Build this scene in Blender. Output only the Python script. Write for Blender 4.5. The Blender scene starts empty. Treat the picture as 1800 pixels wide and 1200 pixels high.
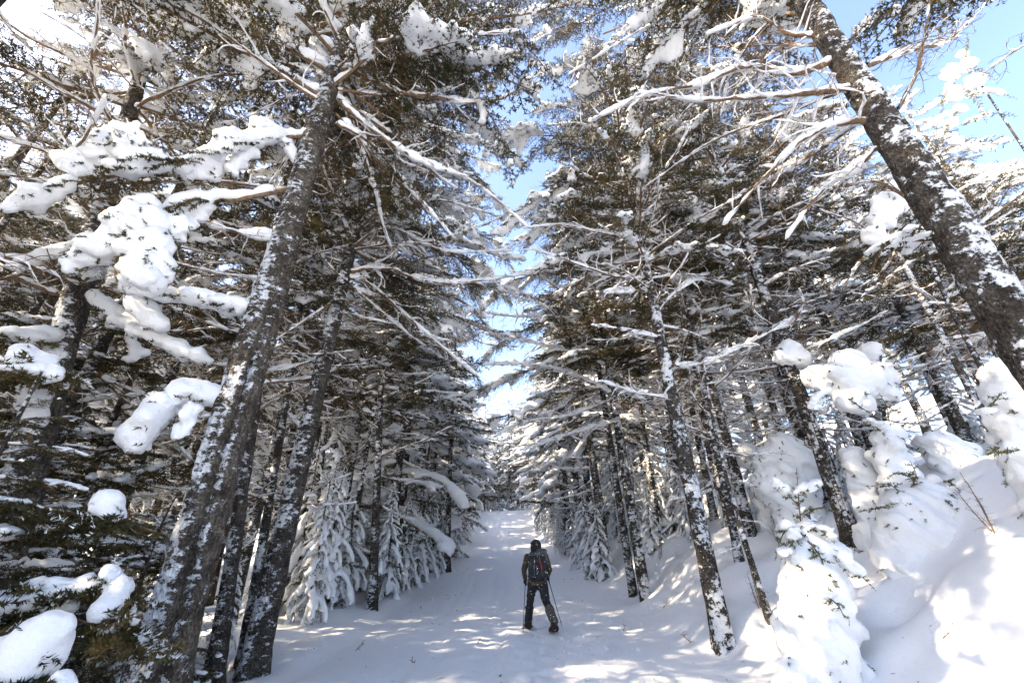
import bpy, bmesh, math, random
import numpy as np
from mathutils import Vector, Matrix

# ------------------------------------------------------------------ camera, sky, sun, exposure
SC = bpy.context.scene
COL = SC.collection
PITCH = math.radians(27.3)
ROLL = math.atan(29 / 1453)
CAMZ = 1.6
cam_data = bpy.data.cameras.new('camera')
cam_data.sensor_width = 36.0
cam_data.lens = 15.0
cam_data.clip_start = 0.05
cam_data.clip_end = 2000
cam = bpy.data.objects.new('camera', cam_data)
COL.objects.link(cam)
_R = np.array([1, 0, 0.]); _F = np.array([0, math.cos(PITCH), math.sin(PITCH)]); _U = np.cross(_R, _F)
_UI = math.cos(ROLL) * _U + math.sin(ROLL) * _R
_RI = math.cos(ROLL) * _R - math.sin(ROLL) * _U
cam.matrix_world = Matrix((
    (_RI[0], _UI[0], -_F[0], 0), (_RI[1], _UI[1], -_F[1], 0), (_RI[2], _UI[2], -_F[2], CAMZ), (0, 0, 0, 1)))
SC.camera = cam

SUN_EL = math.radians(36)
SUN_BACK = math.radians(14)            # the sun stands to the left, a little behind the camera
S_DIR = np.array([-math.cos(SUN_EL) * math.cos(SUN_BACK), -math.cos(SUN_EL) * math.sin(SUN_BACK), math.sin(SUN_EL)])
world = bpy.data.worlds.new('World')
SC.world = world
world.use_nodes = True
wn = world.node_tree
wn.nodes.clear()
w_out = wn.nodes.new('ShaderNodeOutputWorld')
w_bg = wn.nodes.new('ShaderNodeBackground')
w_sky = wn.nodes.new('ShaderNodeTexSky')
w_sky.sky_type = 'NISHITA'
w_sky.sun_disc = False
w_sky.sun_elevation = SUN_EL
w_sky.sun_rotation = math.atan2(S_DIR[0], S_DIR[1])
w_sky.altitude = 800
w_sky.air_density = 0.8
w_sky.dust_density = 3.5
w_sky.ozone_density = 0.6
w_bg.inputs['Strength'].default_value = 0.15
w_hs = wn.nodes.new('ShaderNodeHueSaturation')      # winter haze: a paler blue
w_hs.inputs['Saturation'].default_value = 0.95
wn.links.new(w_sky.outputs[0], w_hs.inputs['Color'])
wn.links.new(w_hs.outputs[0], w_bg.inputs['Color'])
wn.links.new(w_bg.outputs[0], w_out.inputs['Surface'])

sun_data = bpy.data.lights.new('sun', 'SUN')
sun_data.energy = 3.1
sun_data.angle = math.radians(0.6)
sun_data.color = (1.0, 0.82, 0.58)
sun = bpy.data.objects.new('sun', sun_data)
COL.objects.link(sun)
sun.rotation_euler = Vector(S_DIR).to_track_quat('Z', 'Y').to_euler()
sun.location = (-20, -5, 30)

SC.view_settings.view_transform = 'Standard'
SC.view_settings.look = 'None'
SC.view_settings.gamma = 1.0
SC.view_settings.use_curve_mapping = False
SC.view_settings.exposure = 2.4
SC.cycles.max_bounces = 7
SC.cycles.diffuse_bounces = 3
SC.cycles.glossy_bounces = 2
SC.cycles.transmission_bounces = 2
SC.cycles.transparent_max_bounces = 4
SC.cycles.caustics_reflective = False
SC.cycles.caustics_refractive = False
SC.cycles.use_denoising = True
SC.cycles.use_adaptive_sampling = True
SC.cycles.adaptive_threshold = 0.02

# ------------------------------------------------------------------ helpers: pixel rays, noise
CAM = np.array([0, 0, CAMZ])


def ray(px, py):
    """direction of a point of the 1800 x 1200 photograph"""
    return _F * 750. + _RI * (px - 900) - _UI * (py - 600)


def at(px, py, Y):
    d = ray(px, py)
    return CAM + d * (Y / d[1])


def hash2(ix, iy, seed):
    h = (ix.astype(np.int64) * 374761393 + iy.astype(np.int64) * 668265263 + seed * 1442695041) & 0xFFFFFFFF
    h = ((h ^ (h >> 13)) * 1274126177) & 0xFFFFFFFF
    return ((h ^ (h >> 16)) & 0xFFFF) / 65535.0


def vnoise(x, y, seed=0):
    ix = np.floor(x); iy = np.floor(y)
    fx = x - ix; fy = y - iy
    fx = fx * fx * (3 - 2 * fx); fy = fy * fy * (3 - 2 * fy)
    a = hash2(ix, iy, seed); b = hash2(ix + 1, iy, seed); c = hash2(ix, iy + 1, seed); d = hash2(ix + 1, iy + 1, seed)
    return (a * (1 - fx) + b * fx) * (1 - fy) + (c * (1 - fx) + d * fx) * fy - 0.5


def fbm(x, y, seed=0, n=4):
    s = 0; a = 1.0
    for k in range(n):
        s = s + a * vnoise(x * 2 ** k + 17.3 * k, y * 2 ** k - 9.1 * k, seed + k)
        a *= 0.5
    return s


def sm(a, b, x):
    t = np.clip((x - a) / (b - a), 0, 1)
    return t * t * (3 - 2 * t)


WELLS = [(3.51, 8.75, .45, .22), (3.7, 14.4, .55, .25), (3.95, 16.3, .5, .25), (6.62, 9.3, .45, .3), (-4.0, 8.1, .45, .12),
         (-4.9, 8.4, .4, .12), (5.1, 6.55, .42, .42), (5.6, 7.6, .5, .3), (4.3, 8.5, .3, .12)]
BUMPS = [(7.4, 6.6, 1.0, .45), (6.3, 4.6, 1.2, .35), (8.6, 8.6, 1.1, .6), (9.4, 6.2, 1.3, .5), (5.6, 5.2, .8, .12), (8.0, 10.4, 1.2, .5),
         (10.5, 9.5, 1.2, .6), (4.6, 10.6, .8, .2), (5.4, 12.6, .9, .35), (-5.4, 10.8, .8, .15), (-4.7, 13.5, .7, .12)]


def ground(x, y, fine=True):
    x = np.asarray(x, float); y = np.asarray(y, float)
    cx = -0.03 * y
    yc = np.minimum(y, 62)
    z = 0.0024 * yc + 0.002 * yc * np.abs(yc) + np.maximum(y - 62, 0) * 0.07
    s = x - cx
    wob = 0.5 * vnoise(y * .35, y * 0 + 3.3, 5)
    r = np.maximum(s - 2.6 - wob * sm(8, 20, y), 0)
    rr = np.where(r < 4.6, r, 4.6 + (r - 4.6) * .55)
    z = z + .42 * rr * sm(0, 3, r)
    l = np.maximum(-s - 2.9, 0)
    z = z - 0.04 * np.minimum(l, 12)
    off = sm(0.2, 2.2, r) + sm(.2, 2.2, l)
    z = z + off * (.42 * vnoise(x * .55, y * .55, 11) + .22 * vnoise(x * 1.3, y * 1.3, 12)) + sm(0.0, .6, l) * .12
    for (a, b, w, d) in WELLS:
        z = z - d * np.exp(-((x - a) ** 2 + (y - b) ** 2) / w ** 2)
    for (a, b, w, d) in BUMPS:
        z = z + d * np.exp(-((x - a) ** 2 + (y - b) ** 2) / w ** 2)
    if fine:
        z = z + .05 * vnoise(x * 2.6, y * 2.6, 14) * (.35 + off)
        # packed trail: faint ski ruts, trampled chop and the softer edges
        trail = (1 - sm(1.6, 2.8, np.abs(s + .1)))
        rut = 0
        for k, c in enumerate((-1.5, -1.16, -.35, .02, .62, .95, 1.6)):
            w = s - c - .22 * vnoise(y * .22, y * 0 + k * 7.7, 31 + k)
            rut = rut - np.exp(-(w / .075) ** 2) * (.6 + .8 * vnoise(y * .8, y * 0 + k, 41))
        z = z + trail * .034 * rut
        z = z + (.3 + .7 * trail) * (.034 * fbm(x * 5, y * 3.2, 21, 3) + .018 * fbm(x * 15, y * 12, 22, 2))
        for k in range(26):
            py_ = 4.6 + k * .36; px_ = .42 + (.17 if k % 2 else -.17) - .03 * (py_ - 4) + .05 * math.sin(k * 2.1)
            if py_ > 10.6: break
            e_ = ((x - px_) / .105) ** 2 + ((y - py_) / .26) ** 2
            z = z - .032 * (1 - sm(.6, 1.3, e_)) + .012 * np.exp(-(e_ - 1.6) ** 2 / .25)
        crumb = np.maximum(vnoise(x * 9, y * 9, 61) - .28, 0)
        z = z + .09 * crumb * (sm(1.2, 2.4, np.abs(s)) * .8 + .1)
    return z


def gz(x, y):
    return float(ground(np.array([x]), np.array([y]), False)[0])


# ------------------------------------------------------------------ materials
def new_mat(name):
    m = bpy.data.materials.new(name)
    m.use_nodes = True
    nt = m.node_tree
    nt.nodes.clear()
    out = nt.nodes.new('ShaderNodeOutputMaterial')
    b = nt.nodes.new('ShaderNodeBsdfPrincipled')
    nt.links.new(b.outputs[0], out.inputs[0])
    return m, nt, b


def N(nt, kind, **kw):
    n = nt.nodes.new(kind)
    for k, v in kw.items():
        if k in ('operation', 'blend_type', 'data_type', 'musgrave_type', 'feature', 'distance'):
            setattr(n, k, v)
        else:
            n.inputs[k].default_value = v
    return n


def ramp(nt, stops):
    n = nt.nodes.new('ShaderNodeValToRGB')
    el = n.color_ramp.elements
    while len(el) < len(stops):
        el.new(.5)
    for e, (p, c) in zip(el, stops):
        e.position = p
        e.color = (*c, 1) if len(c) == 3 else c
    return n


def snow_material(name, scale=14., bump=.35, col=(.84, .86, .89)):
    m, nt, b = new_mat(name)
    tc = nt.nodes.new('ShaderNodeNewGeometry')
    n1 = N(nt, 'ShaderNodeTexNoise', Scale=scale, Detail=6., Roughness=.65)
    nt.links.new(tc.outputs['Position'], n1.inputs['Vector'])
    bp = N(nt, 'ShaderNodeBump', Strength=bump, Distance=.03)
    n0 = N(nt, 'ShaderNodeTexNoise', Scale=scale * 6, Detail=3., Roughness=.7)
    nt.links.new(tc.outputs['Position'], n0.inputs['Vector'])
    b0 = N(nt, 'ShaderNodeBump', Strength=.35, Distance=.006)
    nt.links.new(n0.outputs[0], b0.inputs['Height'])
    nt.links.new(b0.outputs[0], bp.inputs['Normal'])
    nt.links.new(n1.outputs[0], bp.inputs['Height'])
    nt.links.new(bp.outputs[0], b.inputs['Normal'])
    r = ramp(nt, [(.3, tuple(c * .95 for c in col)), (.7, col)])
    nt.links.new(n1.outputs[0], r.inputs[0])
    nt.links.new(r.outputs[0], b.inputs['Base Color'])
    b.inputs['Roughness'].default_value = .62
    b.inputs['Specular IOR Level'].default_value = .25
    return m


def bark_material(name, snow=.5, tint=(1, 1, 1), wind=(-.35, -.75, .2), horiz=3.5):
    """spruce bark: dark scales, grey lichen, and snow blown into its roughness"""
    m, nt, b = new_mat(name)
    geo = nt.nodes.new('ShaderNodeNewGeometry')
    mp = nt.nodes.new('ShaderNodeMapping')
    mp.inputs['Scale'].default_value = (1, 1, .55)
    nt.links.new(geo.outputs['Position'], mp.inputs[0])
    scales = N(nt, 'ShaderNodeTexVoronoi', Scale=34.)
    nt.links.new(mp.outputs[0], scales.inputs['Vector'])
    n1 = N(nt, 'ShaderNodeTexNoise', Scale=6., Detail=9., Roughness=.75)
    nt.links.new(geo.outputs['Position'], n1.inputs['Vector'])
    n2 = N(nt, 'ShaderNodeTexNoise', Scale=42., Detail=5., Roughness=.7)
    nt.links.new(geo.outputs['Position'], n2.inputs['Vector'])
    t = tint
    r1 = ramp(nt, [(.36, (.012 * t[0], .010 * t[1], .0085 * t[2])), (.49, (.050 * t[0], .042 * t[1], .035 * t[2])),
                   (.58, (.13 * t[0], .118 * t[1], .10 * t[2])), (.68, (.27 * t[0], .255 * t[1], .22 * t[2]))])
    mx = N(nt, 'ShaderNodeMath', operation='MULTIPLY_ADD')
    mx.inputs[1].default_value = .5
    nt.links.new(n2.outputs[0], mx.inputs[0])
    h = N(nt, 'ShaderNodeMath', operation='MULTIPLY'); h.inputs[1].default_value = .5
    nt.links.new(n1.outputs[0], h.inputs[0])
    nt.links.new(h.outputs[0], mx.inputs[2])
    nt.links.new(mx.outputs[0], r1.inputs[0])
    # snow mask: ragged, wider than tall, thicker on the windward side
    mp2 = nt.nodes.new('ShaderNodeMapping')
    mp2.inputs['Scale'].default_value = (1, 1, horiz * .5)
    nt.links.new(geo.outputs['Position'], mp2.inputs[0])
    s1 = N(nt, 'ShaderNodeTexNoise', Scale=9., Detail=8., Roughness=.7)
    nt.links.new(mp2.outputs[0], s1.inputs['Vector'])
    s2 = N(nt, 'ShaderNodeTexNoise', Scale=2.2, Detail=3., Roughness=.5)
    nt.links.new(geo.outputs['Position'], s2.inputs['Vector'])
    dt = N(nt, 'ShaderNodeVectorMath', operation='DOT_PRODUCT')
    dt.inputs[1].default_value = wind
    nt.links.new(geo.outputs['Normal'], dt.inputs[0])
    a1 = N(nt, 'ShaderNodeMath', operation='MULTIPLY_ADD'); a1.inputs[1].default_value = .11
    nt.links.new(dt.outputs['Value'], a1.inputs[0])
    s3 = N(nt, 'ShaderNodeTexNoise', Scale=38., Detail=5., Roughness=.75)
    nt.links.new(mp2.outputs[0], s3.inputs['Vector'])
    a0 = N(nt, 'ShaderNodeMath', operation='MULTIPLY_ADD'); a0.inputs[1].default_value = .42
    nt.links.new(s3.outputs[0], a0.inputs[0]); nt.links.new(s1.outputs[0], a0.inputs[2])
    nt.links.new(a0.outputs[0], a1.inputs[2])
    a2 = N(nt, 'ShaderNodeMath', operation='MULTIPLY_ADD'); a2.inputs[1].default_value = .55
    nt.links.new(s2.outputs[0], a2.inputs[0])
    nt.links.new(a1.outputs[0], a2.inputs[2])
    lo = 1.185 - .2 * snow
    rs = ramp(nt, [(0, (0, 0, 0)), (1, (1, 1, 1))])
    rs.color_ramp.elements[0].position = lo - .5
    rs.color_ramp.elements[1].position = lo - .5 + .04
    sh = N(nt, 'ShaderNodeMath', operation='SUBTRACT'); sh.inputs[1].default_value = .5
    nt.links.new(a2.outputs[0], sh.inputs[0])
    nt.links.new(sh.outputs[0], rs.inputs[0])
    mix = N(nt, 'ShaderNodeMix', data_type='RGBA')
    nt.links.new(rs.outputs[0], mix.inputs[0])
    nt.links.new(r1.outputs[0], mix.inputs[6])
    mix.inputs[7].default_value = (.82, .84, .87, 1)
    nt.links.new(mix.outputs[2], b.inputs['Base Color'])
    hh = N(nt, 'ShaderNodeMath', operation='MULTIPLY_ADD'); hh.inputs[1].default_value = 1.1
    nt.links.new(rs.outputs[0], hh.inputs[0])
    nt.links.new(scales.outputs['Distance'], hh.inputs[2])
    h2 = N(nt, 'ShaderNodeMath', operation='ADD')
    nt.links.new(hh.outputs[0], h2.inputs[0]); nt.links.new(mx.outputs[0], h2.inputs[1])
    bp = N(nt, 'ShaderNodeBump', Strength=1., Distance=.035)
    nt.links.new(h2.outputs[0], bp.inputs['Height'])
    nt.links.new(bp.outputs[0], b.inputs['Normal'])
    b.inputs['Roughness'].default_value = .9
    b.inputs['Specular IOR Level'].default_value = .15
    return m


def plain_material(name, lo, hi, scale=20., rough=.8, bump=.2, metal=0.):
    m, nt, b = new_mat(name)
    geo = nt.nodes.new('ShaderNodeNewGeometry')
    n1 = N(nt, 'ShaderNodeTexNoise', Scale=scale, Detail=4., Roughness=.6)
    nt.links.new(geo.outputs['Position'], n1.inputs['Vector'])
    r = ramp(nt, [(.3, lo), (.7, hi)])
    nt.links.new(n1.outputs[0], r.inputs[0])
    nt.links.new(r.outputs[0], b.inputs['Base Color'])
    bp = N(nt, 'ShaderNodeBump', Strength=bump, Distance=.01)
    nt.links.new(n1.outputs[0], bp.inputs['Height'])
    nt.links.new(bp.outputs[0], b.inputs['Normal'])
    b.inputs['Roughness'].default_value = rough
    b.inputs['Metallic'].default_value = metal
    b.inputs['Specular IOR Level'].default_value = .25
    return m


def needle_material(name, lo, mid, hi):
    m, nt, b = new_mat(name)
    geo = nt.nodes.new('ShaderNodeNewGeometry')
    n1 = N(nt, 'ShaderNodeTexNoise', Scale=2.1, Detail=5., Roughness=.7)
    nt.links.new(geo.outputs['Position'], n1.inputs['Vector'])
    r = ramp(nt, [(.32, lo), (.52, mid), (.72, hi)])
    nt.links.new(n1.outputs[0], r.inputs[0])
    nt.links.new(r.outputs[0], b.inputs['Base Color'])
    b.inputs['Roughness'].default_value = .55
    b.inputs['Specular IOR Level'].default_value = .3
    tr = nt.nodes.new('ShaderNodeBsdfTranslucent')
    nt.links.new(r.outputs[0], tr.inputs[0])
    mx = nt.nodes.new('ShaderNodeMixShader')
    mx.inputs[0].default_value = .22
    out = [n for n in nt.nodes if n.type == 'OUTPUT_MATERIAL'][0]
    nt.links.new(b.outputs[0], mx.inputs[1]); nt.links.new(tr.outputs[0], mx.inputs[2])
    nt.links.new(mx.outputs[0], out.inputs[0])
    return m


M_SNOW = snow_material('trail_snow', 22., .3)
M_CAP = snow_material('loose_snow', 30., .55, (.86, .88, .90))
M_BARK = bark_material('spruce_bark', .52)
M_BARK_B = bark_material('birch_grey_bark', .68, (1.35, 1.32, 1.25), (-.5, -.5, .2))
M_BARK_P = bark_material('plastered_bark', .64, (1, 1, 1), (.25, -.8, .3), 2.4)
M_TWIG = plain_material('twig_bark', (.05, .033, .02), (.27, .18, .11), 24.)
M_NEEDLE = needle_material('fir_needles', (.010, .017, .007), (.050, .046, .015), (.20, .14, .045))
M_YOUNG = needle_material('young_spruce_needles', (.06, .085, .02), (.10, .12, .03), (.17, .16, .05))
M_FAR = needle_material('distant_spruce_needles', (.012, .018, .008), (.055, .050, .018), (.20, .145, .05))


# ------------------------------------------------------------------ mesh buffers
class Buf:
    """numpy triangles and quads, with a material slot per face"""
    def __init__(s):
        s.v = []; s.t = []; s.q = []; s.tm = []; s.qm = []; s.n = 0

    def add(s, v, tris=None, quads=None, m=0):
        v = np.asarray(v, float).reshape(-1, 3)
        if tris is not None and len(tris):
            t = np.asarray(tris, int) + s.n; s.t.append(t); s.tm.append(np.full(len(t), m))
        if quads is not None and len(quads):
            q = np.asarray(quads, int) + s.n; s.q.append(q); s.qm.append(np.full(len(q), m))
        s.v.append(v); s.n += len(v)

    def arrays(s):
        v = np.concatenate(s.v) if s.v else np.zeros((0, 3))
        t = np.concatenate(s.t) if s.t else np.zeros((0, 3), int)
        q = np.concatenate(s.q) if s.q else np.zeros((0, 4), int)
        tm = np.concatenate(s.tm) if s.tm else np.zeros(0, int)
        qm = np.concatenate(s.qm) if s.qm else np.zeros(0, int)
        return v, t, q, tm, qm

    def merge(s, other, mat3=None, loc=(0, 0, 0)):
        v, t, q, tm, qm = other
        if mat3 is not None:
            v = v @ mat3.T
        v = v + np.array(loc)
        if len(t): s.t.append(t + s.n); s.tm.append(tm)
        if len(q): s.q.append(q + s.n); s.qm.append(qm)
        s.v.append(v); s.n += len(v)

    def mesh(s, name, mats, smooth=True):
        v, t, q, tm, qm = s.arrays()
        return mesh_from(name, v, t, q, tm, qm, mats, smooth)


def mesh_from(name, v, t, q, tm, qm, mats, smooth=True):
    me = bpy.data.meshes.new(name)
    me.vertices.add(len(v))
    me.vertices.foreach_set('co', v.astype(np.float32).ravel())
    nl = len(t) * 3 + len(q) * 4
    me.loops.add(nl)
    me.loops.foreach_set('vertex_index', np.concatenate([t.ravel(), q.ravel()]).astype(np.int32))
    me.polygons.add(len(t) + len(q))
    ls = np.concatenate([np.arange(len(t)) * 3, len(t) * 3 + np.arange(len(q)) * 4]).astype(np.int32)
    me.polygons.foreach_set('loop_start', ls)
    me.polygons.foreach_set('material_index', np.concatenate([tm, qm]).astype(np.int32))
    me.polygons.foreach_set('use_smooth', np.full(len(t) + len(q), smooth))
    me.update(calc_edges=True)
    for m in mats:
        me.materials.append(m)
    return me


def link(name, data, parent=None, loc=None, rot=None, scale=None):
    o = bpy.data.objects.new(name, data)
    COL.objects.link(o)
    if parent is not None: o.parent = parent
    if loc is not None: o.location = loc
    if rot is not None: o.rotation_euler = rot
    if scale is not None: o.scale = (scale,) * 3 if isinstance(scale, (int, float)) else scale
    return o


def tag(o, label, cat=None, group=None, kind=None):
    if label: o['label'] = label
    if cat: o['category'] = cat
    if group: o['group'] = group
    if kind: o['kind'] = kind
    return o


def norm(a):
    a = np.asarray(a, float)
    return a / (np.linalg.norm(a, axis=-1, keepdims=True) + 1e-9)


def tube(buf, P, r, n=6, m=0, wob=0.):
    P = np.asarray(P, float); r = np.broadcast_to(np.asarray(r, float), (len(P),))
    T = np.gradient(P, axis=0); T = norm(T)
    up = np.array([0.13, 0.21, 1.]) if abs(T[0][2]) < .8 else np.array([1., .1, .05])
    A = norm(np.cross(T, up)); B = np.cross(T, A)
    th = np.arange(n) * 2 * math.pi / n
    ring = np.cos(th)[None, :, None] * A[:, None, :] + np.sin(th)[None, :, None] * B[:, None, :]
    rr = r[:, None, None]
    if wob:
        rr = rr * (1 + wob * (np.random.rand(len(P), n, 1) - .5))
    V = P[:, None, :] + ring * rr
    k = len(P)
    i = np.arange(k - 1)[:, None] * n; j = np.arange(n)[None, :]; j2 = (j + 1) % n
    Q = np.stack([i + j, i + j2, i + n + j2, i + n + j], -1).reshape(-1, 4)
    buf.add(V.reshape(-1, 3), quads=Q, m=m)


def snow_strip(buf, P, w, h, lift, m=0, seed=0, gap=.12, dens=5.):
    """a lumpy ridge of snow lying along the top of a limb; w, h, lift are arrays"""
    P = np.asarray(P, float)
    seg = np.linalg.norm(np.diff(P, axis=0), axis=1)
    L = np.concatenate([[0], np.cumsum(seg)])
    if L[-1] < .05: return
    k = max(4, int(L[-1] / .05))
    u = np.linspace(0, L[-1], k)
    Q = np.stack([np.interp(u, L, P[:, c]) for c in range(3)], -1)
    w = np.interp(u, L, np.broadcast_to(w, (len(P),))); h = np.interp(u, L, np.broadcast_to(h, (len(P),))) * (1.15 + 1.3 * vnoise(u * 3.3, u * 0 + seed * .77, 61) + .9 * vnoise(u * 11, u * 0 + seed * .5, 62))
    lift = np.interp(u, L, np.broadcast_to(lift, (len(P),)))
    T = norm(np.gradient(Q, axis=0))
    S = norm(np.cross(T, [0, 0, 1.]) + 1e-4)
    steep = np.sqrt(np.maximum(0, 1 - T[:, 2] ** 2))
    nz = vnoise(u * dens, u * 0 + seed * 3.7, 3) + .5 * vnoise(u * dens * 3.1, u * 0 + seed * 1.3, 4)
    a = np.clip((nz + .5 - gap) * 3., 0, 1) * (.45 + .55 * np.clip(nz + .6, 0, 1.3)) * np.clip(steep * 1.6 - .35, 0, 1)
    a = a * np.clip(np.minimum(u, L[-1] - u) / .05 + .1, 0, 1)
    th = np.array([-.5, .25, 1.0, math.pi / 2, math.pi - 1.0, math.pi - .25, math.pi + .5])
    up = np.array([0, 0, 1.])
    c = np.cos(th)[None, :, None] * S[:, None, :] * (w * (.25 + .75 * np.sqrt(a)))[:, None, None]
    z = (np.sin(th)[None, :] * (h * a)[:, None])[:, :, None] * up
    jit = (np.random.rand(k, 7, 3) - .5) * (.2 * h * a)[:, None, None]
    V = Q[:, None, :] + c + z + up * (lift * np.minimum(a * 3, 1) - (1 - np.minimum(a * 3, 1)) * lift)[:, None, None] + jit
    i = np.arange(k - 1)[:, None] * 7; j = np.arange(7)[None, :]; j2 = (j + 1) % 7
    keep = (a[:-1] > .01) | (a[1:] > .01)
    F = np.stack([i + j, i + j2, i + 7 + j2, i + 7 + j], -1)[keep].reshape(-1, 4)
    if len(F): buf.add(V.reshape(-1, 3), quads=F, m=m)


def needle_cloud(buf, P0, P1, per_m, ln, wd, rng, m_green=0, m_white=1, frost=.25, flat=.55):
    """needles as small triangles round twig segments P0 -> P1"""
    P0 = np.asarray(P0); P1 = np.asarray(P1)
    if not len(P0): return
    D = P1 - P0; L = np.linalg.norm(D, axis=1)
    cnt = rng.poisson(L * per_m)
    idx = np.repeat(np.arange(len(P0)), cnt)
    if not len(idx): return
    t = rng.random(len(idx))[:, None]
    p = P0[idx] + D[idx] * t
    ax = norm(D[idx])
    rnd = rng.normal(size=(len(idx), 3)); rnd[:, 2] *= flat
    perp = norm(rnd - (rnd * ax).sum(1)[:, None] * ax)
    d = norm(ax * .55 + perp)
    l = ln * (.6 + .7 * rng.random(len(idx)))[:, None]
    side = norm(np.cross(d, rng.normal(size=(len(idx), 3)))) * wd * .5
    V = np.stack([p - side, p + side, p + d * l], 1).reshape(-1, 3)
    T = np.arange(len(idx) * 3).reshape(-1, 3)
    cl = fbm(p[:, 0] * 6 + p[:, 2] * 3, p[:, 1] * 6 - p[:, 2] * 2, 9, 2) + rng.normal(size=len(idx)) * .12 + .25 * (d[:, 2])
    thr = np.quantile(cl, 1 - frost) if frost > 0 else 1e9
    white = cl > thr
    buf.v.append(V)
    buf.t.append(T + buf.n); buf.tm.append(np.where(white, m_white, m_green)); buf.n += len(V)


def remesh_blobs(blobs, voxel, smooth=2, noise=.012, seed=0, nscale=9., squash=None, sub=1, coarse=0.):
    """ellipsoids (centre, radii) fused into one skin of snow; returns arrays"""
    ico = bmesh.new()
    bmesh.ops.create_icosphere(ico, subdivisions=sub, radius=1)
    iv = np.array([v.co[:] for v in ico.verts]); it = np.array([[v.index for v in f.verts] for f in ico.faces])
    ico.free()
    B = Buf()
    for c, r in blobs:
        B.add(iv * np.asarray(r) * 1.12 + np.asarray(c), tris=it)
    me = B.mesh('tmp', [])
    o = bpy.data.objects.new('tmp', me)
    COL.objects.link(o)
    md = o.modifiers.new('r', 'REMESH'); md.mode = 'VOXEL'; md.voxel_size = voxel
    if smooth:
        ms = o.modifiers.new('s', 'SMOOTH'); ms.iterations = smooth; ms.factor = .6
    dg = bpy.context.evaluated_depsgraph_get()
    ev = o.evaluated_get(dg)
    m2 = ev.to_mesh()
    n = len(m2.vertices)
    v = np.empty(n * 3, np.float32); m2.vertices.foreach_get('co', v); v = v.reshape(-1, 3).astype(float)
    nr = np.empty(n * 3, np.float32); m2.vertices.foreach_get('normal', nr); nr = nr.reshape(-1, 3)
    ls = np.empty(len(m2.loops), np.int32); m2.loops.foreach_get('vertex_index', ls)
    tot = np.empty(len(m2.polygons), np.int32); m2.polygons.foreach_get('loop_total', tot)
    q = ls.reshape(-1, 4).astype(int) if len(tot) and (tot == 4).all() else np.zeros((0, 4), int)
    t = np.zeros((0, 3), int)
    if not len(q) and len(tot):
        q = np.array([list(p.vertices) for p in m2.polygons if len(p.vertices) == 4], int).reshape(-1, 4)
        t = np.array([list(p.vertices) for p in m2.polygons if len(p.vertices) == 3], int).reshape(-1, 3)
    ev.to_mesh_clear()
    bpy.data.objects.remove(o); bpy.data.meshes.remove(me)
    if n and noise:
        d = fbm(v[:, 0] * nscale + v[:, 2] * nscale * .7, v[:, 1] * nscale - v[:, 2] * nscale * .6, 70 + seed, 3)
        v = v + nr * (d * noise * 2)[:, None]
    if n and coarse:
        d = fbm(v[:, 0] * 3.5 + v[:, 2] * 2.7, v[:, 1] * 3.5 - v[:, 2] * 2.1, 170 + seed, 3)
        v = v + nr * (d * coarse * 2)[:, None]
    return v, t, q, np.zeros(len(t), int), np.zeros(len(q), int)


# ------------------------------------------------------------------ branch kits
def spline(pts, n):
    """Catmull-Rom through control points"""
    P = np.asarray(pts, float)
    if len(P) == 2:
        t = np.linspace(0, 1, n)[:, None]
        return P[0] * (1 - t) + P[1] * t
    Q = np.vstack([2 * P[0] - P[1], P, 2 * P[-1] - P[-2]])
    u = np.linspace(0, len(P) - 1 - 1e-6, n)
    out = []
    for x in u:
        i = int(x); t = x - i
        a, b, c, d = Q[i], Q[i + 1], Q[i + 2], Q[i + 3]
        out.append(.5 * ((2 * b) + (-a + c) * t + (2 * a - 5 * b + 4 * c - d) * t * t + (-a + 3 * b - 3 * c + d) * t ** 3))
    return np.array(out)


def off_dir(T, side, ang, rng, up=0.):
    S = norm(np.cross(T, [0, 0, 1.])) * side
    d = T * math.cos(ang) + S * math.sin(ang)
    d = d + np.array([0, 0, up]) + rng.normal(size=3) * .12
    return norm(d)


def limb_points(p, d, L, rng, bend=.25, droop=0., n=6):
    """a crooked shoot"""
    pts = [np.array(p, float)]
    d = norm(d); kink = rng.normal(size=3) * bend
    for i in range(n - 1):
        d = norm(d + kink / n + rng.normal(size=3) * bend * .35 + np.array([0, 0, -droop / n]))
        pts.append(pts[-1] + d * L / (n - 1))
    return np.array(pts)


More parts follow.
